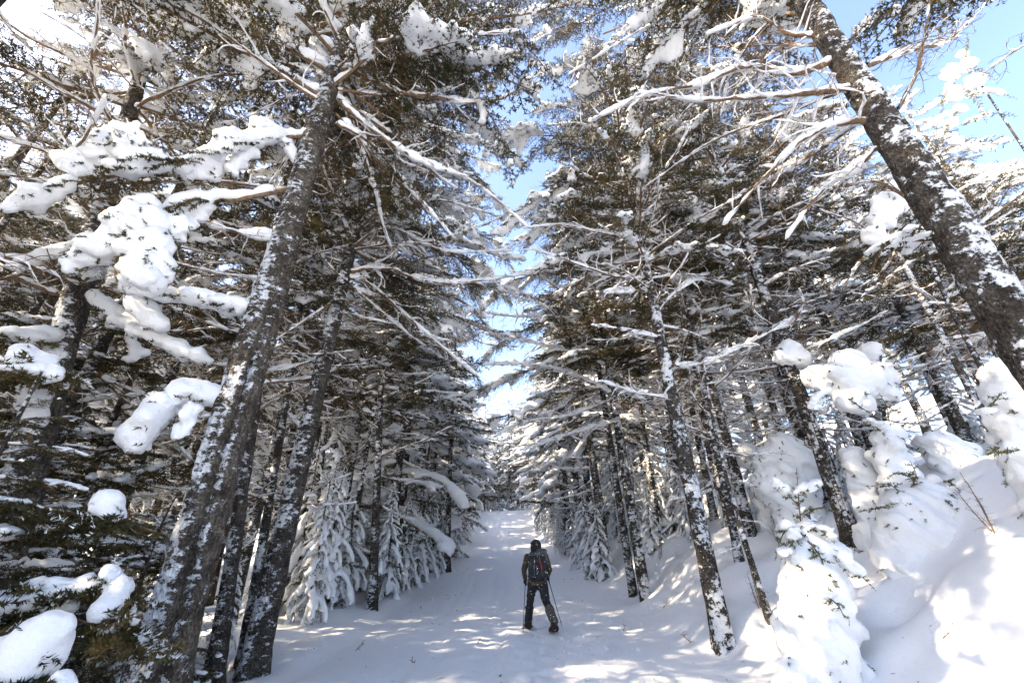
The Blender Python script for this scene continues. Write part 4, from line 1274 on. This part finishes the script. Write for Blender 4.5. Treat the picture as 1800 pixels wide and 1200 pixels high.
buried_fir([(1560, 770, 8.4, 22), (1568, 800, 8.4, 26), (1580, 840, 8.3, 28), (1590, 880, 8.2, 30)], 'upright snow column of a buried fir just behind the largest hump', 303,
           sprigs=[[(1565, 770, 8.3), (1560, 720, 8.2), (1545, 690, 8.1)], [(1565, 760, 8.3), (1590, 745, 8.2), (1620, 742, 8.1)], [(1562, 765, 8.3), (1530, 745, 8.2), (1520, 740, 8.1)]])
buried_fir([(1505, 800, 9.0, 18), (1512, 830, 9.0, 20), (1525, 870, 8.9, 24), (1540, 920, 8.8, 30), (1550, 955, 8.7, 34)], 'thin snow column leaning beside the trunk in the hollow', 304)
buried_fir([(1655, 790, 8.6, 30), (1680, 815, 8.6, 36), (1700, 850, 8.5, 36), (1720, 890, 8.4, 34)], 'sloping snow-loaded fir behind the largest hump, needles dark along its lower side', 305,
           sprigs=[[(1700, 880, 8.1), (1720, 895, 8.), (1738, 915, 7.9)], [(1680, 870, 8.1), (1700, 910, 8.), (1725, 925, 7.9)]])
buried_fir([(1380, 790, 10.6, 30), (1360, 815, 10.6, 28), (1405, 815, 10.5, 34), (1375, 845, 10.5, 40)], 'blocky snow heap over a fir left of the trunk in the hollow', 306, sprigs=[[(1370, 830, 10.2), (1385, 850, 10.1), (1400, 862, 10.)]])
buried_fir([(1795, 880, 6.6, 30), (1800, 925, 6.5, 36), (1810, 975, 6.4, 42)], 'snow-buried fir cut by the right border above the bright slope', 307)
buried_fir([(1386, 612, 9.0, 17), (1378, 628, 9.0, 18), (1402, 628, 9.0, 18)], 'small snow cap perched on a broken stem top right of the dense stand', 308, down=False, squash=.8)
buried_fir([(1490, 640, 8.6, 26), (1470, 668, 8.5, 32), (1505, 672, 8.5, 36), (1540, 660, 8.6, 28), (1440, 660, 8.7, 22), (1500, 705, 8.4, 26), (1555, 690, 8.6, 22), (1530, 620, 8.8, 20)],
           'cluster of rounded snow pillows on a fir top in the middle of the slope', 309, down=False, squash=.85,
           sprigs=[[(1490, 700, 8.2), (1520, 720, 8.1), (1550, 740, 8.)], [(1460, 690, 8.3), (1440, 700, 8.2), (1425, 720, 8.1)], [(1540, 700, 8.3), (1570, 720, 8.1), (1600, 730, 8.)]])
buried_fir([(1755, 650, 5.6, 24), (1775, 690, 5.6, 34), (1800, 745, 5.6, 46), (1780, 800, 5.6, 22)], 'snow-smothered fir at the right border below the leaning trunk', 310,
           sprigs=[[(1760, 690, 5.3), (1745, 710, 5.2), (1735, 730, 5.1)], [(1790, 790, 5.3), (1760, 795, 5.2), (1735, 790, 5.1)]])
buried_fir([(1310, 800, 12.0, 18), (1340, 850, 11.8, 20)], 'low snow clump under the dense stand behind the straight flecked trunk', 311)
buried_fir([(1550, 385, 6.4, 16), (1565, 360, 6.4, 22), (1580, 335, 6.4, 18), (1540, 410, 6.4, 15)], 'hanging snow lump on a fir top behind the leaning trunk', 312, down=False)
buried_fir([(1672, 128, 8.6, 13), (1700, 116, 8.6, 11), (1712, 145, 8.6, 14), (1678, 165, 8.6, 14), (1688, 192, 8.6, 10), (1672, 218, 8.6, 9), (1680, 250, 8.6, 8), (1692, 96, 8.6, 8)],
           'snow-plastered fir top standing against the blue sky in the upper right', 313, down=False, noise=.03,
           sprigs=[[(1695, 110, 8.4), (1700, 80, 8.4), (1698, 60, 8.4)], [(1700, 170, 8.3), (1740, 160, 8.2), (1790, 175, 8.1)], [(1690, 220, 8.3), (1740, 200, 8.2), (1790, 205, 8.1)], [(1680, 130, 8.3), (1660, 170, 8.2), (1655, 200, 8.1)], [(1695, 120, 8.3), (1725, 125, 8.2), (1750, 145, 8.1)], [(1690, 150, 8.3), (1720, 180, 8.2), (1735, 215, 8.1)], [(1685, 190, 8.3), (1665, 225, 8.2), (1650, 262, 8.1)]])

UNDER = []
# understory firs at the lower left, dark boughs with lumps of snow
for k, (x, y, h, lab, hv) in enumerate([
    (-4.0, 3.3, 3.0, 'dark low fir in the lower left corner with lumpy snow', .3),
    (-5.2, 4.6, 3.6, 'dark understory fir behind the corner fir at the left border', .3),
    (-4.7, 6.2, 2.6, 'small dark fir between the left border trunk and the split-barked trunk', .35),
    (-6.6, 5.6, 3.8, 'taller understory fir deeper in shade at the left border', .4)]):
    UNDER.append(near_tree(x, y, h, .05, lab, 320 + k, dead=(.2, .06), nb=66, reach=1.5, heavy=hv * .2, nodead=True, name='young_fir', n_trunk=9, top_r=.01)[0])


def snow_lump(lst, label, seed, squash=.8, group=None, under=None):
    B = px_blobs(lst, squash, seed=seed)
    cs = np.array([b[0] for b in B]); o = cs.mean(0)
    v, t, q, tm, qm = remesh_blobs([(c - o, r) for c, r in B], .020, 5, .014, seed, nscale=11., sub=2, coarse=.06)
    ob = link('snow_lump', mesh_from('snow_lump', v, t, q, tm, qm, [M_CAP]), loc=tuple(o))
    r_ = np.random.default_rng(seed + 3)
    A_ = []; D_ = []
    for c_ in v[r_.integers(0, len(v), int(10 + len(v) / 55))]:
        out_ = norm(norm(c_) + r_.normal(size=3) * .5 + [0, 0, -.5])
        if c_[2] > .25 * v[:, 2].max() and r_.random() < .7: continue
        for m_ in range(r_.integers(1, 4)):
            A_.append(c_ - out_ * .03); D_.append(c_ + norm(out_ + r_.normal(size=3) * .4) * r_.uniform(.03, .10))
    nb_ = Buf(); needle_cloud(nb_, np.array(A_), np.array(D_), 420, .026, .006, r_, frost=.15)
    link('needle_tips', nb_.mesh('needle_tips', [M_NEEDLE, M_CAP], False), ob)['kind'] = 'stuff'
    if under is not None:
        w0 = np.array(under.location); st = np.array([w0[0], w0[1], max(o[2] - .25, w0[2] + .2)])
        for k in range(4):
            r2 = np.random.default_rng(seed * 5 + k)
            e = o + np.array([r2.uniform(.1, .45), r2.uniform(-.35, .2), -.12 - .12 * r2.random()])
            mid = (st + o) / 2 + [0, 0, .06] + r2.normal(size=3) * .08
            ax = spline([st - w0, mid - w0, o - w0 + [0, 0, -.06], e - w0], 14)
            w, nd, sn = live_branch(ax, .012, seed * 9 + k, width=.34, snow=.1, dens=1.5, frost=.05, voxel=.04, droop=.3, bare=.1)
            b = link('branch', mesh_from('branch', *w, [M_TWIG]), under)
            link('needles', mesh_from('needles', *nd, [M_NEEDLE, M_CAP], False), b)
            if sn is not None: link('snow_cap', mesh_from('snow_cap', *sn, [M_CAP]), b)['kind'] = 'stuff'
    return tag(ob, label, 'snow', group)


snow_lump([(105, 1100, 2.5, 20), (80, 1120, 2.5, 28), (55, 1150, 2.5, 32), (25, 1185, 2.5, 38), (-10, 1230, 2.5, 46)], 'smooth long snow pillow in the bottom left corner', 331, under=UNDER[0])
snow_lump([(198, 880, 3.4, 15), (190, 895, 3.4, 12), (200, 908, 3.4, 10)], 'upper small snow lump on the dark fir left of the split trunk', 332, under=UNDER[0])
snow_lump([(200, 1012, 3.2, 18), (215, 1030, 3.2, 16), (188, 1028, 3.2, 11)], 'angular snow lump in the middle of the dark corner fir', 333, under=UNDER[0])
snow_lump([(232, 1065, 3.2, 12), (205, 1085, 3.2, 14), (190, 1115, 3.2, 12), (240, 1090, 3.2, 10)], 'chain of small snow clumps low on the dark corner fir', 334, under=UNDER[0])
snow_lump([(60, 640, 3.4, 28), (35, 655, 3.4, 20), (85, 660, 3.4, 18)], 'round snow cushion on the bough before the left border trunk', 335, under=UNDER[0])
snow_lump([(225, 245, 3.35, 34), (190, 270, 3.35, 40), (250, 275, 3.4, 34), (140, 290, 3.3, 26), (290, 275, 3.45, 20), (320, 290, 3.5, 14)], 'biggest hump of snow, riding the long dark bough at upper left', 336, squash=.8)
snow_lump([(250, 370, 3.4, 28), (215, 410, 3.4, 32), (265, 400, 3.4, 36), (170, 440, 3.4, 28), (135, 465, 3.4, 20), (270, 440, 3.4, 34), (250, 490, 3.4, 28), (300, 470, 3.45, 20), (310, 400, 3.5, 26)],
          'drooping hand-shaped mass of snow under the upper left hump', 337, squash=.95)
snow_lump([(465, 225, 3.9, 18), (455, 240, 3.9, 15), (425, 265, 3.9, 12), (405, 290, 3.9, 12)], 'small cone of snow on the bough tip left of the split trunk', 338)
snow_lump([(390, 40, 3.8, 24), (375, 70, 3.8, 18), (420, 25, 3.8, 20), (362, 92, 3.8, 12)], 'snow cornice on the topmost bough left of the split trunk', 339)
snow_lump([(290, 710, 3.9, 24), (265, 745, 3.9, 24), (255, 775, 3.9, 15), (330, 735, 3.9, 20), (318, 765, 3.9, 15), (345, 715, 3.9, 18)], 'forked snow mass against the left side of the split-barked trunk', 340)

# ------------------------------------------------------------------ bare shrubs, twigs and litter on the snow
UP = [kit(dead_branch, axis=axis_line(1.2, 1.35, .2, 1000 + i, wob=.12), r0=.01, seed=1010 + i, snow=.35, side_len=.4, n_side=16) for i in range(3)]
for k, (px, py, lab) in enumerate([
    (1335, 1075, 'leafless shrub at the foot of the slender plastered stem'), (1215, 935, 'small leafless shrub between the twin trunks and the flecked trunk'),
    (1045, 970, 'tiny bare shrub on the bank left of the twin trunks'), (1160, 985, 'bare twiggy shrub in front of the snow beyond the twin trunks'),
    (1370, 960, 'wispy bare shrub on the bank left of the bent small fir'), (1750, 940, 'thin bare twig shrub beside the largest snow hump')]):
    d = ray(px, py); t = .002
    while True:
        p = CAM + d * t
        if p[2] < gz(p[0], p[1]) or t > .1: break
        t += .0001
    rt = tree_root('bare_shrub', p[0], p[1], lab, cat='shrub')
    for j in range(3):
        place_branch(UP[j], rt, (0.03 * j, .02 * j, -.05), (0, (j - 1) * .2, j * 2.1 + k), .4 + .15 * ((k + j) % 3))


def ground_hit(px, py):
    d = ray(px, py); t = .004
    while t < .2:
        p = CAM + d * t
        if p[2] < gz(p[0], p[1]): break
        t += .00005
    return p


for k, (px, py, s, lab) in enumerate([
    (1215, 1130, .30, 'forked dead twig on the snow left of the flecked trunk base'), (1095, 1108, .20, 'short upright needled twig on the trail right of the hiker'),
    (625, 1145, .22, 'small broken sprig on the snow at the left trail edge'), (1165, 1068, .28, 'bent bare twig stuck in the bank above the trail'),
    (730, 1163, .14, 'tiny crossed twig in the middle of the trail foreground'), (840, 1133, .12, 'tiny dark twig lying left of the hiker on the trail'),
    (1035, 1020, .18, 'small twig pair on the bank right of the hiker'), (820, 1002, .2, 'little twig at the trail edge near the draped firs'),
    (1660, 1130, .2, 'thin curved reddish twig on the bright sunlit slope'), (740, 1070, .12, 'dark bit of twig on the trail below the draped firs')]):
    p = ground_hit(px, py)
    r_ = np.random.default_rng(1100 + k)
    ax = limb_points((0, 0, .01), (r_.normal(), r_.normal() * .5, .45), s, r_, .8, 0, 6)
    B = Buf(); tube(B, ax, np.linspace(.007, .003, 6), 5)
    for j in range(5):
        q = limb_points(ax[1 + j % 4], r_.normal(size=3) + [0, 0, .4], s * .35, r_, .6, 0, 4)
        tube(B, q, np.linspace(.005, .002, 4), 4)
    o = link('fallen_twig', B.mesh('fallen_twig', [M_TWIG]), loc=(p[0], p[1], float(ground(p[0], p[1]))))
    tag(o, lab, 'twig')

# snapped stump at the left edge of the trail
p = ground_hit(657, 1068)
st = tree_root('broken_stump', p[0], p[1], 'short brown snapped stump with snow on top at the left trail edge', cat='stump')
me, _, _ = trunk_mesh((0, 0, 0), (.03, 0, .85), .1, .075, 5, M_BARK_B, n=14, flare=.15, bow=.02)
link('trunk', me, st)
v, t, q, tm, qm = remesh_blobs([((.04, 0, .9), (.1, .1, .12)), ((.05, 0, 1.05), (.07, .07, .16)), ((-.02, 0, .86), (.09, .09, .07))], .02, 3, .01, 3)
link('snow_cap', mesh_from('snow_cap', v, t, q, tm, qm, [M_CAP]), st)

r_ = np.random.default_rng(77)
n_ = 650
lx = r_.uniform(-5, 6, n_); ly = r_.uniform(5, 24, n_)
B = Buf()
lz = ground(lx, ly)
for x, y, z in zip(lx, ly, lz):
    a = r_.random() * 6.3; l = r_.uniform(.008, .03) * (1 + (r_.random() < .06) * 2.)
    d = np.array([math.cos(a), math.sin(a), r_.uniform(-.05, .3)]) * l
    w = np.array([-math.sin(a), math.cos(a), 0]) * l * r_.uniform(.15, .4)
    c = np.array([x, y, z + .006])
    B.add([c - d, c + w + [0, 0, .004], c + d, c - w + [0, 0, .004]], quads=[[0, 1, 2, 3]])
tag(link('needle_litter', B.mesh('needle_litter', [M_TWIG])), 'scattered dark needles and bark crumbs on the snow', kind='stuff')

B = Buf()
ico_ = np.array([[1, 0, 0], [-1, 0, 0], [0, 1, 0], [0, -1, 0], [0, 0, 1], [0, 0, -1.]])
for _ in range(420):
    y = r_.uniform(5, 26); sd = r_.choice([-1, 1], p=[.35, .65]); x = -.03 * y + sd * (1.0 + abs(r_.normal()) * 1.4)
    if abs(x) > 5.5: continue
    z = float(ground(x, y)); q_ = r_.uniform(.008, .04) * (.6 + .4 * (r_.random() < .2) * 2)
    B.add(ico_ * q_ * r_.uniform(.6, 1.2, (6, 3)) + [x, y, z + q_ * .25], tris=[[0, 2, 4], [2, 1, 4], [1, 3, 4], [3, 0, 4], [2, 0, 5], [1, 2, 5], [3, 1, 5], [0, 3, 5]])
tag(link('snow_clods', B.mesh('snow_clods', [M_CAP])), 'small clods of snow fallen from the boughs onto the trail', kind='stuff')

# powder snow drifting down in the air round the hiker
B = Buf()
octv = np.array([[1, 0, 0], [-1, 0, 0], [0, 1, 0], [0, -1, 0], [0, 0, 1], [0, 0, -1.]])
octf = [[0, 2, 4], [2, 1, 4], [1, 3, 4], [3, 0, 4], [2, 0, 5], [1, 2, 5], [3, 1, 5], [0, 3, 5]]
for _ in range(2600):
    px = r_.normal(1080, 150); py = r_.uniform(880, 1190); Y = r_.uniform(4.5, 11.2)
    if px < 860: continue
    c = at(px, py, Y)
    if c[2] < gz(c[0], c[1]) + .02: continue
    B.add(octv * r_.uniform(.0025, .0075) * Y / 8 + c, tris=octf)
tag(link('drifting_snow', B.mesh('drifting_snow', [M_CAP])), 'fine powder snow drifting through the air around the hiker', kind='stuff')

# ------------------------------------------------------------------ the hiker
M_JACKET = plain_material('tan_brown_jacket', (.04, .03, .02), (.10, .072, .045), 30., .8, .5)
M_TROUSER = plain_material('black_trousers', (.012, .012, .014), (.03, .03, .034), 25., .75, .6)
M_HOOD = plain_material('dark_hood', (.014, .013, .013), (.035, .032, .03), 40., .8, .5)
M_PACK = plain_material('black_pack', (.010, .011, .013), (.028, .03, .034), 35., .6, .5)
M_LID = plain_material('grey_pack_lid', (.05, .052, .056), (.09, .092, .098), 35., .65, .4)
M_RED = plain_material('red_webbing', (.22, .02, .012), (.38, .04, .02), 30., .6, .2)
M_GAITER = plain_material('patterned_gaiter', (.012, .012, .012), (.16, .14, .12), 16., .7, .4)
M_BOOT = plain_material('dark_boot', (.02, .016, .015), (.05, .04, .035), 30., .6, .3)
M_SKIN = plain_material('skin', (.42, .26, .19), (.5, .32, .24), 20., .5, .1)
M_METAL = plain_material('pole_metal', (.03, .03, .032), (.07, .07, .075), 60., .35, .1, .7)
M_DECK = plain_material('snowshoe_deck', (.10, .018, .015), (.18, .03, .025), 30., .5, .2)


def bone(a, b, ra, rb, flat=1., n=None):
    a = np.array(a, float); b = np.array(b, float)
    n = n or max(2, int(np.linalg.norm(b - a) / (min(ra, rb) * .45)) + 1)
    return [(a + (b - a) * t, ((ra + (rb - ra) * t), (ra + (rb - ra) * t) * flat, (ra + (rb - ra) * t))) for t in np.linspace(0, 1, n)]


HX, HY = .47, 11.15
hz = gz(HX, HY)
hiker = bpy.data.objects.new('person', None)
COL.objects.link(hiker)
hiker.location = (HX, HY, hz)
tag(hiker, 'hiker seen from behind in dark hood, brown jacket and black trousers, walking on snowshoes', 'person')
LSH, RSH = (-.205, .13, 1.41), (.205, .13, 1.41)
LEL, REL = (-.30, .03, 1.16), (.30, .10, 1.17)
LHA, RHA = (-.27, .16, .95), (.25, .30, 1.0)
LHI, RHI = (-.10, .0, .93), (.10, .0, .93)
LKN, RKN = (-.17, .20, .55), (.18, -.02, .52)
LAN, RAN = (-.23, .24, .15), (.29, -.50, .22)
body = []
body += bone((0, -.01, .93), (0, .05, 1.12), .165, .15, .8) + bone((0, .05, 1.12), (0, .13, 1.34), .155, .18, .75)
body += bone(LSH, RSH, .085, .085, .9) + bone((0, .13, 1.4), (0, .17, 1.52), .07, .06)
for S, E_, H in ((LSH, LEL, LHA), (RSH, REL, RHA)):
    body += bone(S, E_, .078, .062) + bone(E_, H, .06, .042)
for H, K, A_ in ((LHI, LKN, LAN), (RHI, RKN, RAN)):
    body += bone(H, K, .115, .082) + bone(K, A_, .08, .062)
body += [((0, .2, 1.63), (.078, .098, .115)), ((0, .29, 1.60), (.016, .02, .022)), ((0, .25, 1.545), (.04, .045, .03)),
         ((-.08, .2, 1.62), (.012, .02, .03)), ((.08, .2, 1.62), (.012, .02, .03))]
v, t, q, tm, qm = remesh_blobs(body, .019, 2, .009, 401, nscale=14., sub=2)
fc = v[q].mean(1)
qm = np.where(fc[:, 2] > 1.52, 2, np.where((fc[:, 2] < .90) & (np.abs(fc[:, 0]) < .235) | ((fc[:, 2] < .9)), 1, 0))
link('body', mesh_from('body', v, t, q, tm, qm, [M_JACKET, M_TROUSER, M_SKIN]), hiker)
link('jacket_hem', mesh_from('jacket_hem', *remesh_blobs(
    [((math.cos(a) * .12, math.sin(a) * .09 - .005, .88 + .05 * j), (.07, .07, .05)) for a in np.linspace(0, 6.28, 14) for j in range(3)], .014, 2, .008, 402, 12.), [M_JACKET]), hiker)
hood = [((0, .165, 1.655), (.122, .125, .135)), ((0, .14, 1.60), (.12, .12, .12)), ((0, .13, 1.53), (.11, .095, .07)), ((0, .1, 1.69), (.09, .08, .085))]
link('hood', mesh_from('hood', *remesh_blobs(hood, .012, 2, .008, 403, 14., sub=2), [M_HOOD]), hiker)


def glove(H, axis, sgn):
    """palm, four curled fingers of unequal length and a thumb closed round a pole grip"""
    H = np.array(H); ax = norm(axis)
    out = norm(np.array([sgn, 0, 0]) - ax * (np.array([sgn, 0, 0]) @ ax)); fw = np.cross(ax, out) * sgn
    c = H + np.array([0, 0.01, -.02])
    B = [(c + out * .022, (.022, .04, .045)), (c + out * .012 - ax * .02, (.022, .036, .03))]
    for i, ln in enumerate((.9, 1.0, .96, .8)):
        base = c + ax * (.034 - .022 * i)
        for a in np.linspace(.1, 3.6 * ln, 8):
            B.append((base + (out * math.cos(a) + fw * math.sin(a)) * .026, (.0125, .0125, .0115)))
    for a in np.linspace(.2, -2.0, 7):
        B.append((c + ax * .045 + (out * math.cos(a) + fw * math.sin(a)) * .028, (.0135, .0135, .0125)))
    B += bone(c - ax * .03 + out * .01, H + np.array([0, -.02, .05]), .036, .045)
    return link('glove', mesh_from('glove', *remesh_blobs(B, .006, 1, 0, 1), [M_PACK]), hiker)


LT, RT = np.array([-.36, -.22, .0]), np.array([.52, .28, .04])
LG, RG = np.array(LHA) + [0, .0, -.01], np.array(RHA) + [.01, 0, -.01]
glove(LHA, LG - LT, -1)
glove(RHA, RG - RT, 1)
for K, A_, nm in ((LKN, LAN, 'left'), (RKN, RAN, 'right')):
    K = np.array(K); A_ = np.array(A_)
    m_ = K * .35 + A_ * .65 + (K - A_) * .25
    o = link('gaiter', mesh_from('gaiter', *remesh_blobs(bone(m_, A_ + (A_ - K) * .04, .088, .082), .013, 2, .01, 405, 16., sub=2), [M_GAITER if nm == 'right' else M_TROUSER]), hiker)
    d = np.array([0, .17, -.04]) if nm == 'left' else np.array([0, .15, -.11])
    bb = bone(A_ + [0, -.02, -.02], A_ + [0, -.03, -.10], .066, .06) + bone(A_ + [0, -.04, -.10], A_ + d + [0, .0, -.07], .055, .045)
    link('boot', mesh_from('boot', *remesh_blobs(bb, .011, 2, .003, 406, sub=2), [M_BOOT]), hiker)

# backpack, carried on the back
pk = bpy.data.objects.new('backpack', None)
COL.objects.link(pk); pk.location = (HX, HY, hz)
tag(pk, 'black backpack with grey lid and red straps on the back of the hiker', 'backpack')
bag = [((x, -.11 + .03 * abs(x), z), (.095, .11, .095)) for x in (-.11, 0, .11) for z in np.arange(1.02, 1.42, .07)]
link('pack_body', mesh_from('pack_body', *remesh_blobs(bag, .013, 2, .008, 411, 12., sub=2), [M_PACK]), pk)
lid = [((x, -.09, 1.46 + .01 * math.cos(x * 20)), (.08, .105, .055)) for x in (-.1, -.03, .04, .11)] + [((x, -.10, 1.53), (.08, .075, .06)) for x in (.08, .16)] + [((.2, -.07, z), (.06, .07, .07)) for z in (1.36, 1.44)]
link('pack_lid', mesh_from('pack_lid', *remesh_blobs(lid, .012, 2, .006, 412, 12., sub=2), [M_LID]), pk)
link('side_pocket', mesh_from('side_pocket', *remesh_blobs([((.2, -.03, z), (.05, .06, .06)) for z in (1.08, 1.15, 1.22)], .012, 2, .005, 413, sub=2), [M_PACK]), pk)


def strap(name, pts, w, mat, parent, th=.006):
    P = spline(pts, 14); T = norm(np.gradient(P, axis=0)); S = norm(np.cross(T, [0, 1., 0])) * w
    Nn = norm(np.cross(S, T)) * th
    V = np.stack([P - S - Nn, P + S - Nn, P + S + Nn, P - S + Nn], 1).reshape(-1, 3)
    i = np.arange(13)[:, None] * 4; j = np.arange(4)[None]; j2 = (j + 1) % 4
    B = Buf(); B.add(V, quads=np.stack([i + j, i + j2, i + 4 + j2, i + 4 + j], -1).reshape(-1, 4))
    return link(name, B.mesh(name, [mat], False), parent)


strap('strap', [(.05, -.215, 1.38), (.085, -.225, 1.25), (.11, -.2, 1.12)], .013, M_RED, pk)
strap('strap', [(-.12, -.19, 1.1), (-.115, -.2, 1.03), (-.11, -.16, .95)], .024, M_RED, pk)
strap('strap', [(-.06, -.215, 1.4), (-.07, -.225, 1.2), (-.07, -.2, 1.02)], .011, M_LID, pk)
for s_ in (-1, 1):
    strap('shoulder_strap', [(s_ * .1, -.05, 1.45), (s_ * .13, .07, 1.515), (s_ * .13, .2, 1.46), (s_ * .13, .26, 1.3), (s_ * .15, .12, 1.1)], .025, M_PACK, pk)
strap('hip_belt', [(-.17, -.06, 1.03), (-.2, .06, 1.02), (-.1, .2, 1.02), (.1, .2, 1.02), (.2, .06, 1.02), (.17, -.06, 1.03)], .03, M_PACK, pk)


def pole(G, T_, label):
    r = bpy.data.objects.new('trekking_pole', None); COL.objects.link(r)
    r.location = (HX + T_[0], HY + T_[1], hz + T_[2])
    tag(r, label, 'trekking pole')
    d = G - T_; L = np.linalg.norm(d); u = d / L
    for nm, a, b, ra, rb, m in (('shaft', 0.02, L - .1, .007, .0095, M_METAL), ('grip', L - .12, L + .05, .013, .016, M_PACK), ('tip', -.05, .03, .003, .006, M_METAL)):
        B = Buf(); n_ = 6
        tube(B, [u * (a + (b - a) * k / n_) for k in range(n_ + 1)], np.linspace(ra, rb, n_ + 1), 10)
        link(nm, B.mesh(nm, [m]), r)
    B = Buf(); tube(B, [u * .07 - u * .004, u * .07, u * .07 + u * .004], [.012, .042, .012], 14)
    link('basket', B.mesh('basket', [M_PACK]), r)
    strap('wrist_strap', [u * L + [0, 0, .03], u * L + [.03, -.03, -.03], u * L + [.02, -.03, -.1], u * L + [0, 0, -.02]], .008, M_PACK, r, .002)


pole(LG, LT, 'black trekking pole planted on the left side of the hiker')
pole(RG, RT, 'black trekking pole slanting down on the right side of the hiker')


def snowshoe(ankle, pitch, label, g):
    a = np.array(ankle)
    r = bpy.data.objects.new('snowshoe', None); COL.objects.link(r)
    r.location = (HX + a[0], HY + a[1], hz + g); r.rotation_euler = (pitch, 0, .03)
    tag(r, label, 'snowshoe')
    th = np.linspace(0, 2 * math.pi, 29)[:-1]
    rx = .10 * np.where(np.sin(th) < 0, .55 + .45 * (1 + np.sin(th)), 1.)
    X = np.cos(th) * rx; Y_ = np.sin(th) * .31 + .06; Z = .02 + .05 * np.clip((Y_ - .2) / .15, 0, 1) ** 2
    ring = np.stack([X, Y_, Z], -1)
    B = Buf()
    k = len(ring); Tn = norm(np.roll(ring, -1, 0) - np.roll(ring, 1, 0)); O = norm(np.cross(Tn, [0, 0, 1.]))
    V = np.stack([ring + (O * math.cos(c) + np.array([0, 0, 1.]) * math.sin(c)) * .011 for c in np.linspace(0, 2 * math.pi, 7)[:-1]], 1).reshape(-1, 3)
    i = np.arange(k)[:, None] * 6; i2 = ((np.arange(k) + 1) % k)[:, None] * 6; j = np.arange(6)[None]; j2 = (j + 1) % 6
    B.add(V, quads=np.stack([i + j, i + j2, i2 + j2, i2 + j], -1).reshape(-1, 4))
    link('frame', B.mesh('frame', [M_METAL]), r)
    B = Buf(); inner = ring * [.93, .96, 1] + [0, .002, 0]
    V = np.vstack([inner, inner - [0, 0, .006]]); n_ = k
    B.v.append(V); tr = [[0, a_, a_ + 1] for a_ in range(1, n_ - 1)]
    B.t.append(np.array(tr + [[n_, n_ + c, n_ + b] for _, b, c in tr])); B.tm.append(np.zeros(len(tr) * 2, int)); B.n += len(V)
    link('deck', B.mesh('deck', [M_DECK], False), r)
    strap('binding', [(-.06, .02, .03), (-.05, .02, .09), (0, .02, .12), (.05, .02, .09), (.06, .02, .03)], .015, M_PACK, r, .004)
    strap('binding', [(-.05, -.1, .03), (-.055, -.12, .10), (0, -.14, .12), (.055, -.12, .10), (.05, -.1, .03)], .012, M_PACK, r, .004)


snowshoe(LAN, .04, 'red snowshoe flat on the snow under the left boot of the hiker', .015)
snowshoe(RAN, -.42, 'red snowshoe tilted at the trailing right boot of the hiker', .075)
print('TRIS', sum(len(m.loops) - 2 * len(m.polygons) for m in bpy.data.meshes), 'objects', len(bpy.data.objects), 'far', far_n)
